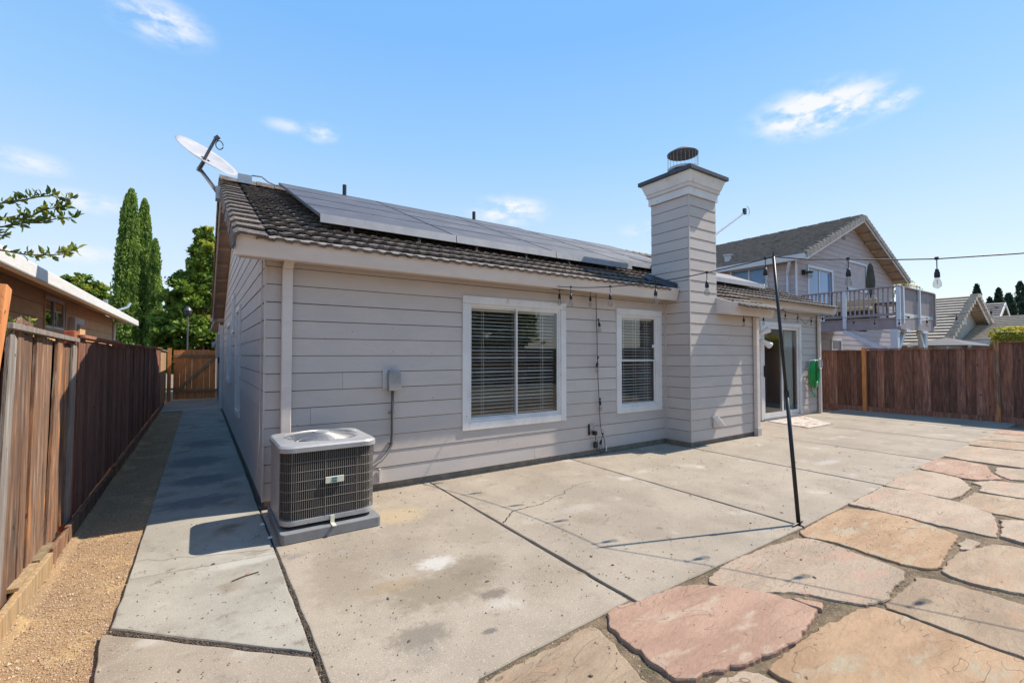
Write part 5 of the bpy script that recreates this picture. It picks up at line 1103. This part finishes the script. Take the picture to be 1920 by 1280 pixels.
MB().lathe([(.10,.10),(.13,.09),(.13,.12),(0,.17)], (18.24,NY-.16,4.38), 14).obj('lantern_top', M['black'], wl_)
# raised deck
dk = thing('raised_deck', 'grey wooden balcony deck on posts in front of the two-storey house', 'deck', (19, 6, 0))
DX0, DX1, DY0, DY1, DF, DT = 17.5, 20.8, 4.94, 7.86, 2.62, 3.60
MB().box(DX0, DY0, DF-.34, DX0+.06, DY1, DF-.02).obj('rim_beam', M['deckw'], dk); MB().box(DX0+.062, DY0, DF-.34, DX1, DY0+.06, DF-.02).obj('rim_beam', M['deckw'], dk)
y = DY0
while y < DY1: MB().box(DX0-.03, y, DF-.018, DX1, y+.13, DF+.02).obj('deck_board', M['deckw'], dk); y += .138
MB().box(DX0-.03, DY0-.04, DT-.035, DX0+.11, DY1, DT).obj('top_rail', M['deckw'], dk); MB().box(DX0+.112, DY0-.04, DT-.035, DX1, DY0+.10, DT).obj('top_rail', M['deckw'], dk)
MB().box(DX0+.01, DY0, DF+.08, DX0+.05, DY1, DF+.16).obj('bottom_rail', M['deckw'], dk); MB().box(DX0+.06, DY0+.01, DF+.08, DX1, DY0+.05, DF+.16).obj('bottom_rail', M['ntrim'], dk)
bme = MB().box(-.018, -.018, 0, .018, .018, DT-.04-DF-.16).mesh('baluster', M['deckw'])
y = DY0+.16
while y < DY1: inst('baluster', bme, (DX0+.03, y, DF+.16), dk); y += .125
x = DX0+.14
sme = MB().box(-.045, -.01, 0, .045, .01, DT-.04-DF-.16).mesh('screen_slat', M['deckw'])
while x < DX1: inst('screen_slat', sme, (x, DY0+.03, DF+.16), dk, rot=(0, 0, rnd.gauss(0, .03))); x += .105
for (a, b) in ((DX0-.03, DY0-.03), (DX0-.03, 6.32), (DX0-.035, 7.7)): MB().box(a-.02, b, DF-.28, a+.05, b+.10, DT-.036).obj('rail_post', M['ntrim'], dk)
for a in (DX0+.15, 19.15, DX1-.08): MB().box(a, DY0-.06, DF-.16, a+.09, DY0-.002, DT-.036).obj('rail_post', M['ntrim'] if a < DX1-.2 else M['deckw'], dk)
MB().box(17.42, 4.98, 0, 17.60, 5.16, DF-.342).obj('post', M['ntrim'], dk); MB().box(20.1, 5.0, 0, 20.3, 5.2, DF-.342).obj('post', M['ntrim'], dk)
MB().bar((17.5,5.1,1.55), (17.5,6.4,DF-.36), .12, .12).obj('brace', M['ntrim'], dk); MB().bar((17.55,5.06,1.55), (18.3,5.06,DF-.36), .10, .12).obj('brace', M['ntrim'], dk); MB().bar((20.2,5.06,1.55), (19.6,5.06,DF-.36), .10, .12).obj('brace', M['ntrim'], dk)
MB().box(17.95,4.90,DF-.42,18.35,5.06,DF-.345).obj('corbel', M['ntrim'], dk); MB().box(19.5,4.90,DF-.42,20.0,5.06,DF-.345).obj('corbel', M['ntrim'], dk)
# deck furniture
um = thing('patio_umbrella', 'closed olive patio umbrella standing on the neighbour deck', 'umbrella', (19.5, 6.3, 2.64))
MB().tube([(19.5,6.3,2.64),(19.5,6.3,4.72)], .025, 8).obj('pole', M['black'], um)
um_m = MB(); ns = 18; prof = [(.05,4.70),(.11,4.60),(.15,4.35),(.19,4.1),(.18,3.9),(.11,3.78),(.17,3.62)]
for r, z in prof:
    for k in range(ns): a = 2*math.pi*k/ns; rr_ = r*.62*(1+.18*(-1)**k); um_m.v.append((19.5+rr_*math.cos(a), 6.3+rr_*math.sin(a), z))
for i in range(len(prof)-1):
    for k in range(ns): um_m.f.append((i*ns+k, i*ns+(k+1)%ns, (i+1)*ns+(k+1)%ns, (i+1)*ns+k))
um_m.obj('folded_canopy', M['canvas'], um)
so_ = thing('outdoor_sofa', 'dark outdoor sofa with tan cushions behind the deck railing', 'sofa', (18.5, 6.3, 2.64))
MB().box(18.1,5.9,2.66,19.0,7.2,2.95).obj('base', M['black'], so_); MB().box(18.12,5.95,2.96,18.9,7.15,3.1).obj('seat_cushion', M['cushion'], so_, bevel=.03); MB().box(18.85,5.95,3.0,19.05,7.15,3.42).obj('back_cushion', M['cushion'], so_, bevel=.03)
ta = thing('deck_table', 'dark slatted table on the neighbour deck near its front corner', 'table', (18.4, 5.4, 2.64))
MB().box(18.0,5.1,3.12,19.2,5.8,3.16).obj('table_top', M['black'], ta)
for a in (18.05, 19.1):
    for b in (5.15, 5.7): MB().box(a,b,2.64,a+.05,b+.05,3.118).obj('leg', M['black'], ta)
# far right houses
n3 = thing('neighbour_house', 'beige single-storey house with a front gable and long striped tile roof right of the deck', 'house', (34, 10, 0))
px_, pz, lx_, lz, rx_, rz = 33.6, 4.62, 28.2, 1.95, 37.5, 2.7
slope_rows(n3, (lx_,6.3,lz), (lx_,20,lz), (px_,6.3,pz), (px_,20,pz), 17, M['nroof2'], lip=.09)
slope_rows(n3, (rx_,6.3,rz), (rx_,20,rz), (px_,6.3,pz), (px_,20,pz), 12, M['nroof2'], lip=.09)
mb = MB(); mb.add([(lx_+.3,6.8,0),(rx_,6.8,0),(rx_,6.8,rz),(px_,6.8,pz-.2),(lx_+.3,6.8,lz)], [(0,1,2,3,4)]); mb.obj('wall', mat('pale_green_grey_stucco', (.36,.35,.30), rough=.9), n3)
MB().box(lx_+.4,6.81,0,rx_,19,1.9).obj('wall', M['nwall'], n3)
for i, e in enumerate(((lx_, lz), (rx_, rz))):
    MB().hexa([(e[0],6.26,e[1]-.22),(e[0],6.30,e[1]-.22),(px_,6.30,pz-.22),(px_,6.26,pz-.22),(e[0],6.26,e[1]),(e[0],6.30,e[1]),(px_,6.30,pz),(px_,6.26,pz)]).obj('rake_board', M['gutter'], n3)
    MB().hexa([(e[0],6.30,e[1]-.06),(e[0],6.8,e[1]-.06),(px_,6.8,pz-.06),(px_,6.3,pz-.06),(e[0],6.30,e[1]-.01),(e[0],6.8,e[1]-.01),(px_,6.8,pz-.01),(px_,6.3,pz-.01)]).obj('soffit', M['tansoffit'], n3)
    for k in range(14): f = (k+.5)/14; x = e[0]+(px_-e[0])*f; z = e[1]+(pz-e[1])*f; MB().box(x-.15, 6.15, z-.06, x+.15, 6.45, z+.14).obj('rake_tile', M['nroof2'], n3)
for a, b in ((33.1, 3.4), (33.5, 3.4), (33.9, 3.4), (33.1, 3.1), (33.5, 3.1), (33.9, 3.1)): MB().box(a-.14, 6.76, b, a+.14, 6.795, b+.22).obj('vent_block', M['ntrim'], n3)
slope_rows(n3, (33.2,6.75,2.25), (33.2,-8,2.25), (38.2,6.75,3.72), (38.2,-8,3.72), 13, M['nroof2'], lip=.09)
MB().box(33.1,-8,2.05,33.2,6.75,2.26).obj('gutter', M['gutter'], n3); MB().box(33.6,-8,0,38,6.7,2.1).obj('wall', M['nwall'], n3)
n4 = thing('neighbour_house', 'small distant grey gabled roof seen above the striped tile roof', 'house', (54, 10, 0))
slope_rows(n4, (51.2,8.5,3.9), (51.2,18,3.9), (54.2,8.5,5.75), (54.2,18,5.75), 10, M['nroof'], lip=.1)
slope_rows(n4, (57.0,8.5,3.9), (57.0,18,3.9), (54.2,8.5,5.75), (54.2,18,5.75), 10, M['nroof'], lip=.1)
mb = MB(); mb.add([(51.6,8.9,0),(56.8,8.9,0),(56.8,8.9,3.9),(54.2,8.9,5.6),(51.6,8.9,3.9)], [(0,1,2,3,4)]); mb.obj('wall', M['nwall'], n4)
for e in (51.2, 57.0): MB().hexa([(e,8.42,3.65),(e,8.48,3.65),(54.2,8.48,5.5),(54.2,8.42,5.5),(e,8.42,3.9),(e,8.48,3.9),(54.2,8.48,5.76),(54.2,8.42,5.76)]).obj('rake_board', M['gutter'], n4)
gz = thing('canopy_tent', 'grey pointed canopy top showing just above the right fence', 'canopy', (22.4, 4.9, 1.5))
MB().add([(20.4,4.0,1.82),(24.3,4.0,1.82),(24.3,6.0,1.82),(20.4,6.0,1.82),(22.4,5.0,2.12)], [(0,1,4),(1,2,4),(2,3,4),(3,0,4)]).obj('canopy_cover', M['tent'], gz)
for a in (20.4, 24.3):
    for b in (4.0, 6.0): MB().box(a-.03,b-.03,0,a+.03,b+.03,1.82).obj('leg', M['metal'], gz)
# street lamp
sl_ = thing('street_lamp', 'tall thin lamp post with round head before the leafy tree beyond the gate', 'street lamp', (-.45, 24, 0))
MB().tube([(-.45,24,-.1),(-.45,24,3.2)], .028, 8).obj('post', M['cabling'], sl_); MB().lathe([(.04,3.15),(.12,3.25),(.15,3.36),(.17,3.38),(.10,3.5),(.0,3.58)], (-.45,24,0), 14).obj('lamp_head', M['darkmetal'], sl_)

# ------------------------------------------------------------------ plants
def leaves(parent, name, pts, size, m, rg, flat=.5, along=None, asp=.45, up=0.):
    V = []; F = []
    for (x, y, z) in pts:
        s_ = size*rg.uniform(.6, 1.3)
        d = Vector((rg.gauss(0, 1), rg.gauss(0, 1), rg.gauss(0, 1)*flat+up)).normalized()
        e = d.cross(Vector((rg.gauss(0, 1), rg.gauss(0, 1), rg.gauss(0, 1)))).normalized()
        b = len(V); P = Vector((x, y, z))
        V += [tuple(P-d*s_*.5), tuple(P+e*s_*asp*.5), tuple(P+d*s_*.5), tuple(P-e*s_*asp*.5)]; F.append((b, b+1, b+2, b+3))
    mb = MB(); mb.v = V; mb.f = F; return mb.obj(name, m, parent)
def cypress(label, x, y, h, r, m='cyp', n=9000, leaf=.16, lobes=3, group=None, seed=1, curve=0, base=.4):
    rg = random.Random(seed); t = thing('cypress_tree', label, 'tree', (x, y, 0), group)
    MB().tube([(x,y,-.1),(x,y,h*.5),(x,y,h*.85)], [r*.15, r*.09, .02], 8).obj('trunk', M['bark'], t)
    L = [(rg.uniform(-.45, .45)*r, rg.uniform(-.4, .4)*r, rg.uniform(.80, 1.0), rg.uniform(.5, .75)) for _ in range(lobes)]; L[0] = (0, 0, 1, .8)
    pts = []
    while len(pts) < n:
        ox, oy, hf, rf_ = L[rg.randrange(lobes)]; f = rg.random()**.85
        prof = min(1, (f+.02)*6)**.5*(1-f)**.42 if f > .0 else 0
        a = rg.uniform(0, 6.28); env = r*rf_*prof*(.84+.34*mn_.noise(Vector((math.cos(a)*2+seed, math.sin(a)*2, f*14)))+.26*mn_.noise(Vector((a*3, f*40, seed))))
        q = env*rg.uniform(.66, 1.12); pts.append((x+ox*(1-f*.6)+q*math.cos(a)+curve*f*f*h*.1, y+oy*(1-f*.6)+q*math.sin(a), base+(h*hf-base)*f))
    leaves(t, 'crown', pts, leaf, M[m], rg, flat=.4, up=2.2, asp=.42)
    cm = MB(); cm.lathe([(.02, base+.1)]+[(r*.5*min(1, (f+.02)*6)**.5*(1-f)**.42, base+(h*.9-base)*f) for f in [i/12 for i in range(1, 12)]]+[(.01, h*.9)], (x, y, 0), 10); cm.obj('inner_growth', M[m], t)
    return t
cypress('tallest cypress, leftmost of the tall green cluster behind the side yard', -3.0, 30, 9.9, .95, seed=1, n=24000, lobes=3, group='tall cypresses beyond the gate')
cypress('middle cypress of the tall green cluster, slightly lower than the leftmost one', -2.5, 30.4, 9.6, .80, seed=2, n=20000, lobes=2, group='tall cypresses beyond the gate')
cypress('shortest cypress at the right edge of the tall green cluster', -1.98, 29.8, 7.45, .62, seed=3, n=16000, lobes=2, group='tall cypresses beyond the gate')
def broadleaf(label, x, y, blobs, n, leaf, mats, seed, group=None, trunk=.18, name='leafy_tree', sub=44):
    rg = random.Random(seed); t = thing(name, label, 'tree', (x, y, 0), group)
    top = max(b[2] for b in blobs); tb = MB(); tb.tube([(x,y,-.1),(x+.05,y,top*.35),(x,y+.05,top*.8)], [trunk, trunk*.7, trunk*.25], 8)
    for b in blobs: tb.tube([(x,y,top*.35),((x+b[0])/2,(y+b[1])/2,(top*.4+b[2])/2),(b[0],b[1],b[2])], [trunk*.5, trunk*.3, .02], 6)
    tb.obj('trunk', M['bark'], t)
    P = [[] for _ in mats]
    for (bx, by, bz, rx, rz_) in blobs:
        for k in range(sub):
            u_ = Vector((rg.gauss(0, 1), rg.gauss(0, 1), rg.gauss(0, 1))).normalized(); rr_ = rg.uniform(.55, 1.05)
            c = (bx+u_.x*rx*rr_, by+u_.y*rx*rr_, bz+u_.z*rz_*rr_); cr = rg.uniform(.12, .32)*rx*.8; mi = 0 if rg.random() < .6 else rg.randrange(len(mats))
            for _ in range(int(n/len(blobs)/sub)):
                v = Vector((rg.gauss(0, 1), rg.gauss(0, 1), rg.gauss(0, .8))); v = v*cr*.62
                P[mi].append((c[0]+v.x, c[1]+v.y, c[2]+v.z))
    for q, mm_ in zip(P, mats):
        if q: leaves(t, 'crown', q, leaf, M[mm_], rg, flat=.7, asp=.6)
    return t
broadleaf('big glossy green tree filling the gap beside the house beyond the gate', .0, 26, [(-.9,26,2.6,1.0,1.1),(.2,26,2.4,1.1,1.1),(-.55,26,4.2,.95,1.0),(.5,26.3,4.4,1.1,1.1),(.1,26,5.9,.75,.9),(.1,26,6.9,.42,.75),(.9,26.5,5.4,.8,.9),(-1.3,26.2,1.5,.8,.9),(-.3,26,3.2,1.1,1.2),(.1,26.2,4.9,.9,1.0)], 42000, .22, ['leaf1','leaf2','leaf1'], 5)
broadleaf('rounded green tree behind the roof of the left tan house', -5.7, 35, [(-5.7,35,5.3,.75,.8),(-6.4,35,5.0,.6,.6),(-5.1,35,5.0,.7,.65),(-4.85,35,4.3,.5,.6),(-5.8,35,4.3,1.0,.8),(-5.5,35,4.7,.9,.7)], 22000, .20, ['leaf1','leaf2'], 6)
# far right cypresses
for i, (X, Y, h, r, lab, cv) in enumerate(((64.8,12,8.5,.95,'dark cypress leftmost of the far row, just right of the gabled roof peak',-.5),(69.8,12,7.6,.9,'short dark cypress second from left in the far row',-.3),(71.0,12,7.2,.6,'thin low dark cypress close beside the second of the far row',.3),
      (74,12,8.9,1.1,'dark cypress in the middle of the far row behind the small grey roof',-.4),(79.5,12,8.7,1.5,'broad dark cypress right of the small distant grey roof',-.9),(86,12,10.7,1.6,'tallest far dark cypress at the right edge of the photo',-.5))):
    cypress(lab, X, Y, h, r, m='cypd', n=2200, leaf=.38, lobes=1, group='dark cypresses on the far right', seed=20+i, curve=cv)
# palm behind the two-storey house
pa = thing('palm_tree', 'palm with ragged brown-green fronds peeking out behind the two-storey house roof', 'tree', (50.5, 14, 0)); rg = random.Random(4)
MB().tube([(50.5,14,-.1),(50.5,14,7.4)], .22, 8).obj('trunk', M['bark'], pa)
for k in range(22):
    a = rg.uniform(0, 6.28); el = rg.uniform(-.3, 1.1); L = rg.uniform(1.3, 1.9); c = Vector((50.5, 14, 7.4)); mb = MB(); prevp = c
    for s_ in range(8):
        f = s_/7; p = c+Vector((math.cos(a)*math.cos(el)*L*f, math.sin(a)*math.cos(el)*L*f, math.sin(el)*L*f-.9*f*f)); q = p+Vector((-math.sin(a), math.cos(a), -.6))*.36*(1-f*.7); q2 = p-Vector((-math.sin(a), math.cos(a), .6))*.36*(1-f*.7)
        mb.add([prevp, p, q], [(0,1,2)]); mb.add([prevp, p, q2], [(0,1,2)]); prevp = p
    mb.obj('frond', M['leaf1'] if k % 3 else M['lwall'], pa)
# hedge over the right fence
hg = thing('hedge', 'clipped yellow-green hedge rising above the right fence', 'hedge', (16.6, .5, 0)); rg = random.Random(9); P = []
for i in range(11000):
    x, y, z = rg.uniform(16.3, 17.3), rg.uniform(-2.5, 2.85), rg.uniform(1.2, 2.18); k = rg.randrange(3)
    if k == 0: x = 16.3+abs(rg.gauss(0, .05))
    elif k == 1: z = 2.18-abs(rg.gauss(0, .05))
    else: y = 2.85-abs(rg.gauss(0, .06)) if rg.random() < .3 else y
    dz = .04*nz(x, y, 3); P.append((x+.05*nz(y, z, 4), y+.05*nz(x, z, 4, 2), z+dz-(.08 if y > 2.75 else 0)))
leaves(hg, 'foliage', P, .06, M['hedge'], rg, asp=.7); MB().box(16.4,-2.4,0,17.2,2.75,2.05).obj('inner_growth', M['leaf1'], hg)
# shrub peeping over the left fence
def sprig(parent, pts, nleaf, size, rg, spread=.05, m1='leaf3', m2='leaf2'):
    pts = [Vector(p) for p in pts]; MB().tube([tuple(p) for p in pts], [.006*(1-.8*i/len(pts))+.001 for i in range(len(pts))], 5).obj('twig', M['bark'], parent)
    L1, L2 = MB(), MB()
    for k in range(nleaf):
        f = (rg.random()**.8)*(len(pts)-1); i = min(int(f), len(pts)-2); p = pts[i].lerp(pts[i+1], f-i); ax_ = (pts[i+1]-pts[i]).normalized()
        d = (ax_*rg.uniform(.0, .9)+Vector((rg.gauss(0, .7), rg.gauss(0, .7), rg.gauss(.35, .8)))).normalized(); s_ = size*rg.uniform(.6, 1.25)
        e = d.cross(Vector((rg.gauss(0, 1), rg.gauss(0, 1), rg.gauss(0, 1)))).normalized(); up_ = d.cross(e); b = p+d*.006
        w_ = s_*.20; mb = L1 if rg.random() < .68 else L2
        mb.add([tuple(b), tuple(b+d*s_*.35+e*w_+up_*s_*.05), tuple(b+d*s_*.7+e*w_*.75+up_*s_*.06), tuple(b+d*s_-up_*s_*.1), tuple(b+d*s_*.7-e*w_*.75+up_*s_*.06), tuple(b+d*s_*.35-e*w_+up_*s_*.05), tuple(b+d*s_*.5-up_*s_*.02)],
               [(0,1,6),(1,2,6),(2,3,6),(3,4,6),(4,5,6),(5,0,6)])
    L1.obj('leaves', M[m1], parent); 
    if L2.v: L2.obj('leaves', M[m2], parent)
tr = thing('overhanging_tree', 'leafy tree just outside the left edge whose thin branches reach in over the fence', 'tree', (-1.75, 4.3, 0)); rg = random.Random(12)
MB().tube([(-1.75,4.3,-.1),(-1.72,4.32,1.2),(-1.66,4.35,2.3),(-1.6,4.4,2.9)], [.05, .04, .028, .012], 8).obj('trunk', M['bark'], tr)
BR = [[(-1.66,4.35,2.3),(-1.4,4.38,2.44),(-1.11,4.4,2.50),(-1.02,4.4,2.535),(-.94,4.4,2.575),(-.87,4.4,2.60),(-.80,4.4,2.585),(-.765,4.4,2.60)],
      [(-1.4,4.38,2.44),(-1.11,4.4,2.39),(-1.02,4.4,2.41),(-.96,4.4,2.44),(-.90,4.4,2.50),(-.84,4.4,2.52),(-.78,4.4,2.545)],
      [(-1.66,4.35,2.2),(-1.3,4.38,2.31),(-1.10,4.4,2.345),(-.99,4.4,2.39),(-.92,4.4,2.40),(-.83,4.4,2.45),(-.74,4.4,2.47)],
      [(-1.68,4.35,2.0),(-1.4,4.38,2.14),(-1.10,4.4,2.19),(-.98,4.4,2.175),(-.88,4.4,2.185),(-.80,4.4,2.20),(-.735,4.4,2.245)],
      [(-1.3,4.38,2.31),(-1.15,4.4,2.30),(-1.06,4.4,2.28)]]
for b in BR: sprig(tr, b, 84 if len(b) > 4 else 22, .056, rg)
for k in range(24):
    a = rg.uniform(2.4, 3.9); c = Vector((-1.65, 4.35, rg.uniform(1.9, 2.8))); e = c+Vector((math.cos(a)*.6, math.sin(a)*.6, rg.uniform(.1, .6))); sprig(tr, [tuple(c), tuple(c.lerp(e, .5)+Vector((0,0,.06))), tuple(e)], 34, .055, rg)
for k in range(8):
    c = Vector((-1.6, 4.4, 2.6)); a = rg.uniform(0, 6.28); e = c+Vector((math.cos(a)*.25, math.sin(a)*.5, rg.uniform(.2, .7))); sprig(tr, [tuple(c), tuple(c.lerp(e, .5)), tuple(e)], 34, .055, rg)
sh_ = thing('shrub', 'bright green shrub poking over the left fence beside the first post', 'shrub', (-1.02, 4.45, 0)); rg = random.Random(15)
MB().tube([(-1.02,4.45,-.1),(-1.02,4.45,1.45)], [.02, .01], 6).obj('stem', M['bark'], sh_)
for k in range(22):
    a = rg.uniform(0, 6.28); c = Vector((-1.02, 4.45, 1.42)); e = c+Vector((math.cos(a)*.08, math.sin(a)*.20, rg.uniform(.18, .36))); sprig(sh_, [tuple(c), tuple(c.lerp(e, .5)+Vector((0,0,.03))), tuple(e)], 18, .05, rg, m1='leaf3', m2='leaf2')

# the far side of the yard, behind the viewer, seen mirrored in the window panes
bf = thing('fence', 'plain board fence across the back of the yard, mirrored in the house windows', 'fence', (6, -7.5, 0))
for i in range(24): MB().box(-1+.8*i, -7.53, .05, -1+.8*i+.79, -7.5, 1.8).obj('panel', M['w_left'], bf)
rgb = random.Random(44)
for i, (x, y, h, lab) in enumerate(((-1.5,-11,5.2,'leafy tree behind the back fence mirrored at the left of the big window'),(3.5,-12,6.0,'tall leafy tree behind the back fence mirrored in the middle of the big window'),(8.5,-11.5,5.4,'leafy tree behind the back fence mirrored in the narrow window'),(14,-12,5.8,'broad leafy tree behind the right end of the back fence'))):
    broadleaf(lab, x, y, [(x,y,h*.45,2.2,1.4),(x+.8,y,h*.65,1.8,1.3),(x-.7,y,h*.8,1.5,1.1)], 5200, .42, ['leaf1','leaf2'], 60+i, group='trees behind the back fence')

# ------------------------------------------------------------------ small litter
rg = random.Random(21)
tw_ = MB()
for (x, y) in ((-.05+.30, 3.62),): pass
tg = thing('dry_twig', 'small dry forked twig lying on the concrete path in front of the air conditioner', 'twig', (.15, 3.62, 0))
MB().tube([(.20,3.60,.006),(.27,3.63,.008),(.36,3.65,.006)], .004, 5).obj('stem', M['bark'], tg); MB().tube([(.27,3.63,.008),(.30,3.67,.012)], .003, 5).obj('side_twig', M['w_dark'], tg)
db2 = MB()
for k in range(2200):
    x = rg.uniform(-.3, 9); y = rg.uniform(1.4, 5); r = rg.uniform(.0015, .0045)*(1+1.2*(rg.random() < .06))
    if 2 < x < 9 and y < 2.2: pass
    a = rg.uniform(0, 6.28); c_, s_ = math.cos(a)*r, math.sin(a)*r
    db2.add([(x+c_*2,y+s_*2,.003),(x-s_,y+c_,.003),(x-c_*2,y-s_*2,.003),(x+s_,y-c_,.004),(x,y,.004+r*.6)], [(0,1,4),(1,2,4),(2,3,4),(3,0,4)])
db2.obj('leaf_litter', M['bark'], kind='stuff')
for (x, y) in ((.47, 4.62), (.49, 4.25)): tag(MB().add([(x,y,.004),(x+.03,y+.01,.004),(x+.02,y+.05,.01),(x-.01,y+.04,.006)], [(0,1,2,3)]).obj('paper_scrap', M['white']), 'pale paper scrap on the path left of the air conditioner, %s of the two' % ('farther' if y > 4.5 else 'nearer one'), 'scrap', 'pale scraps beside the pad')
bpy.context.view_layer.update()
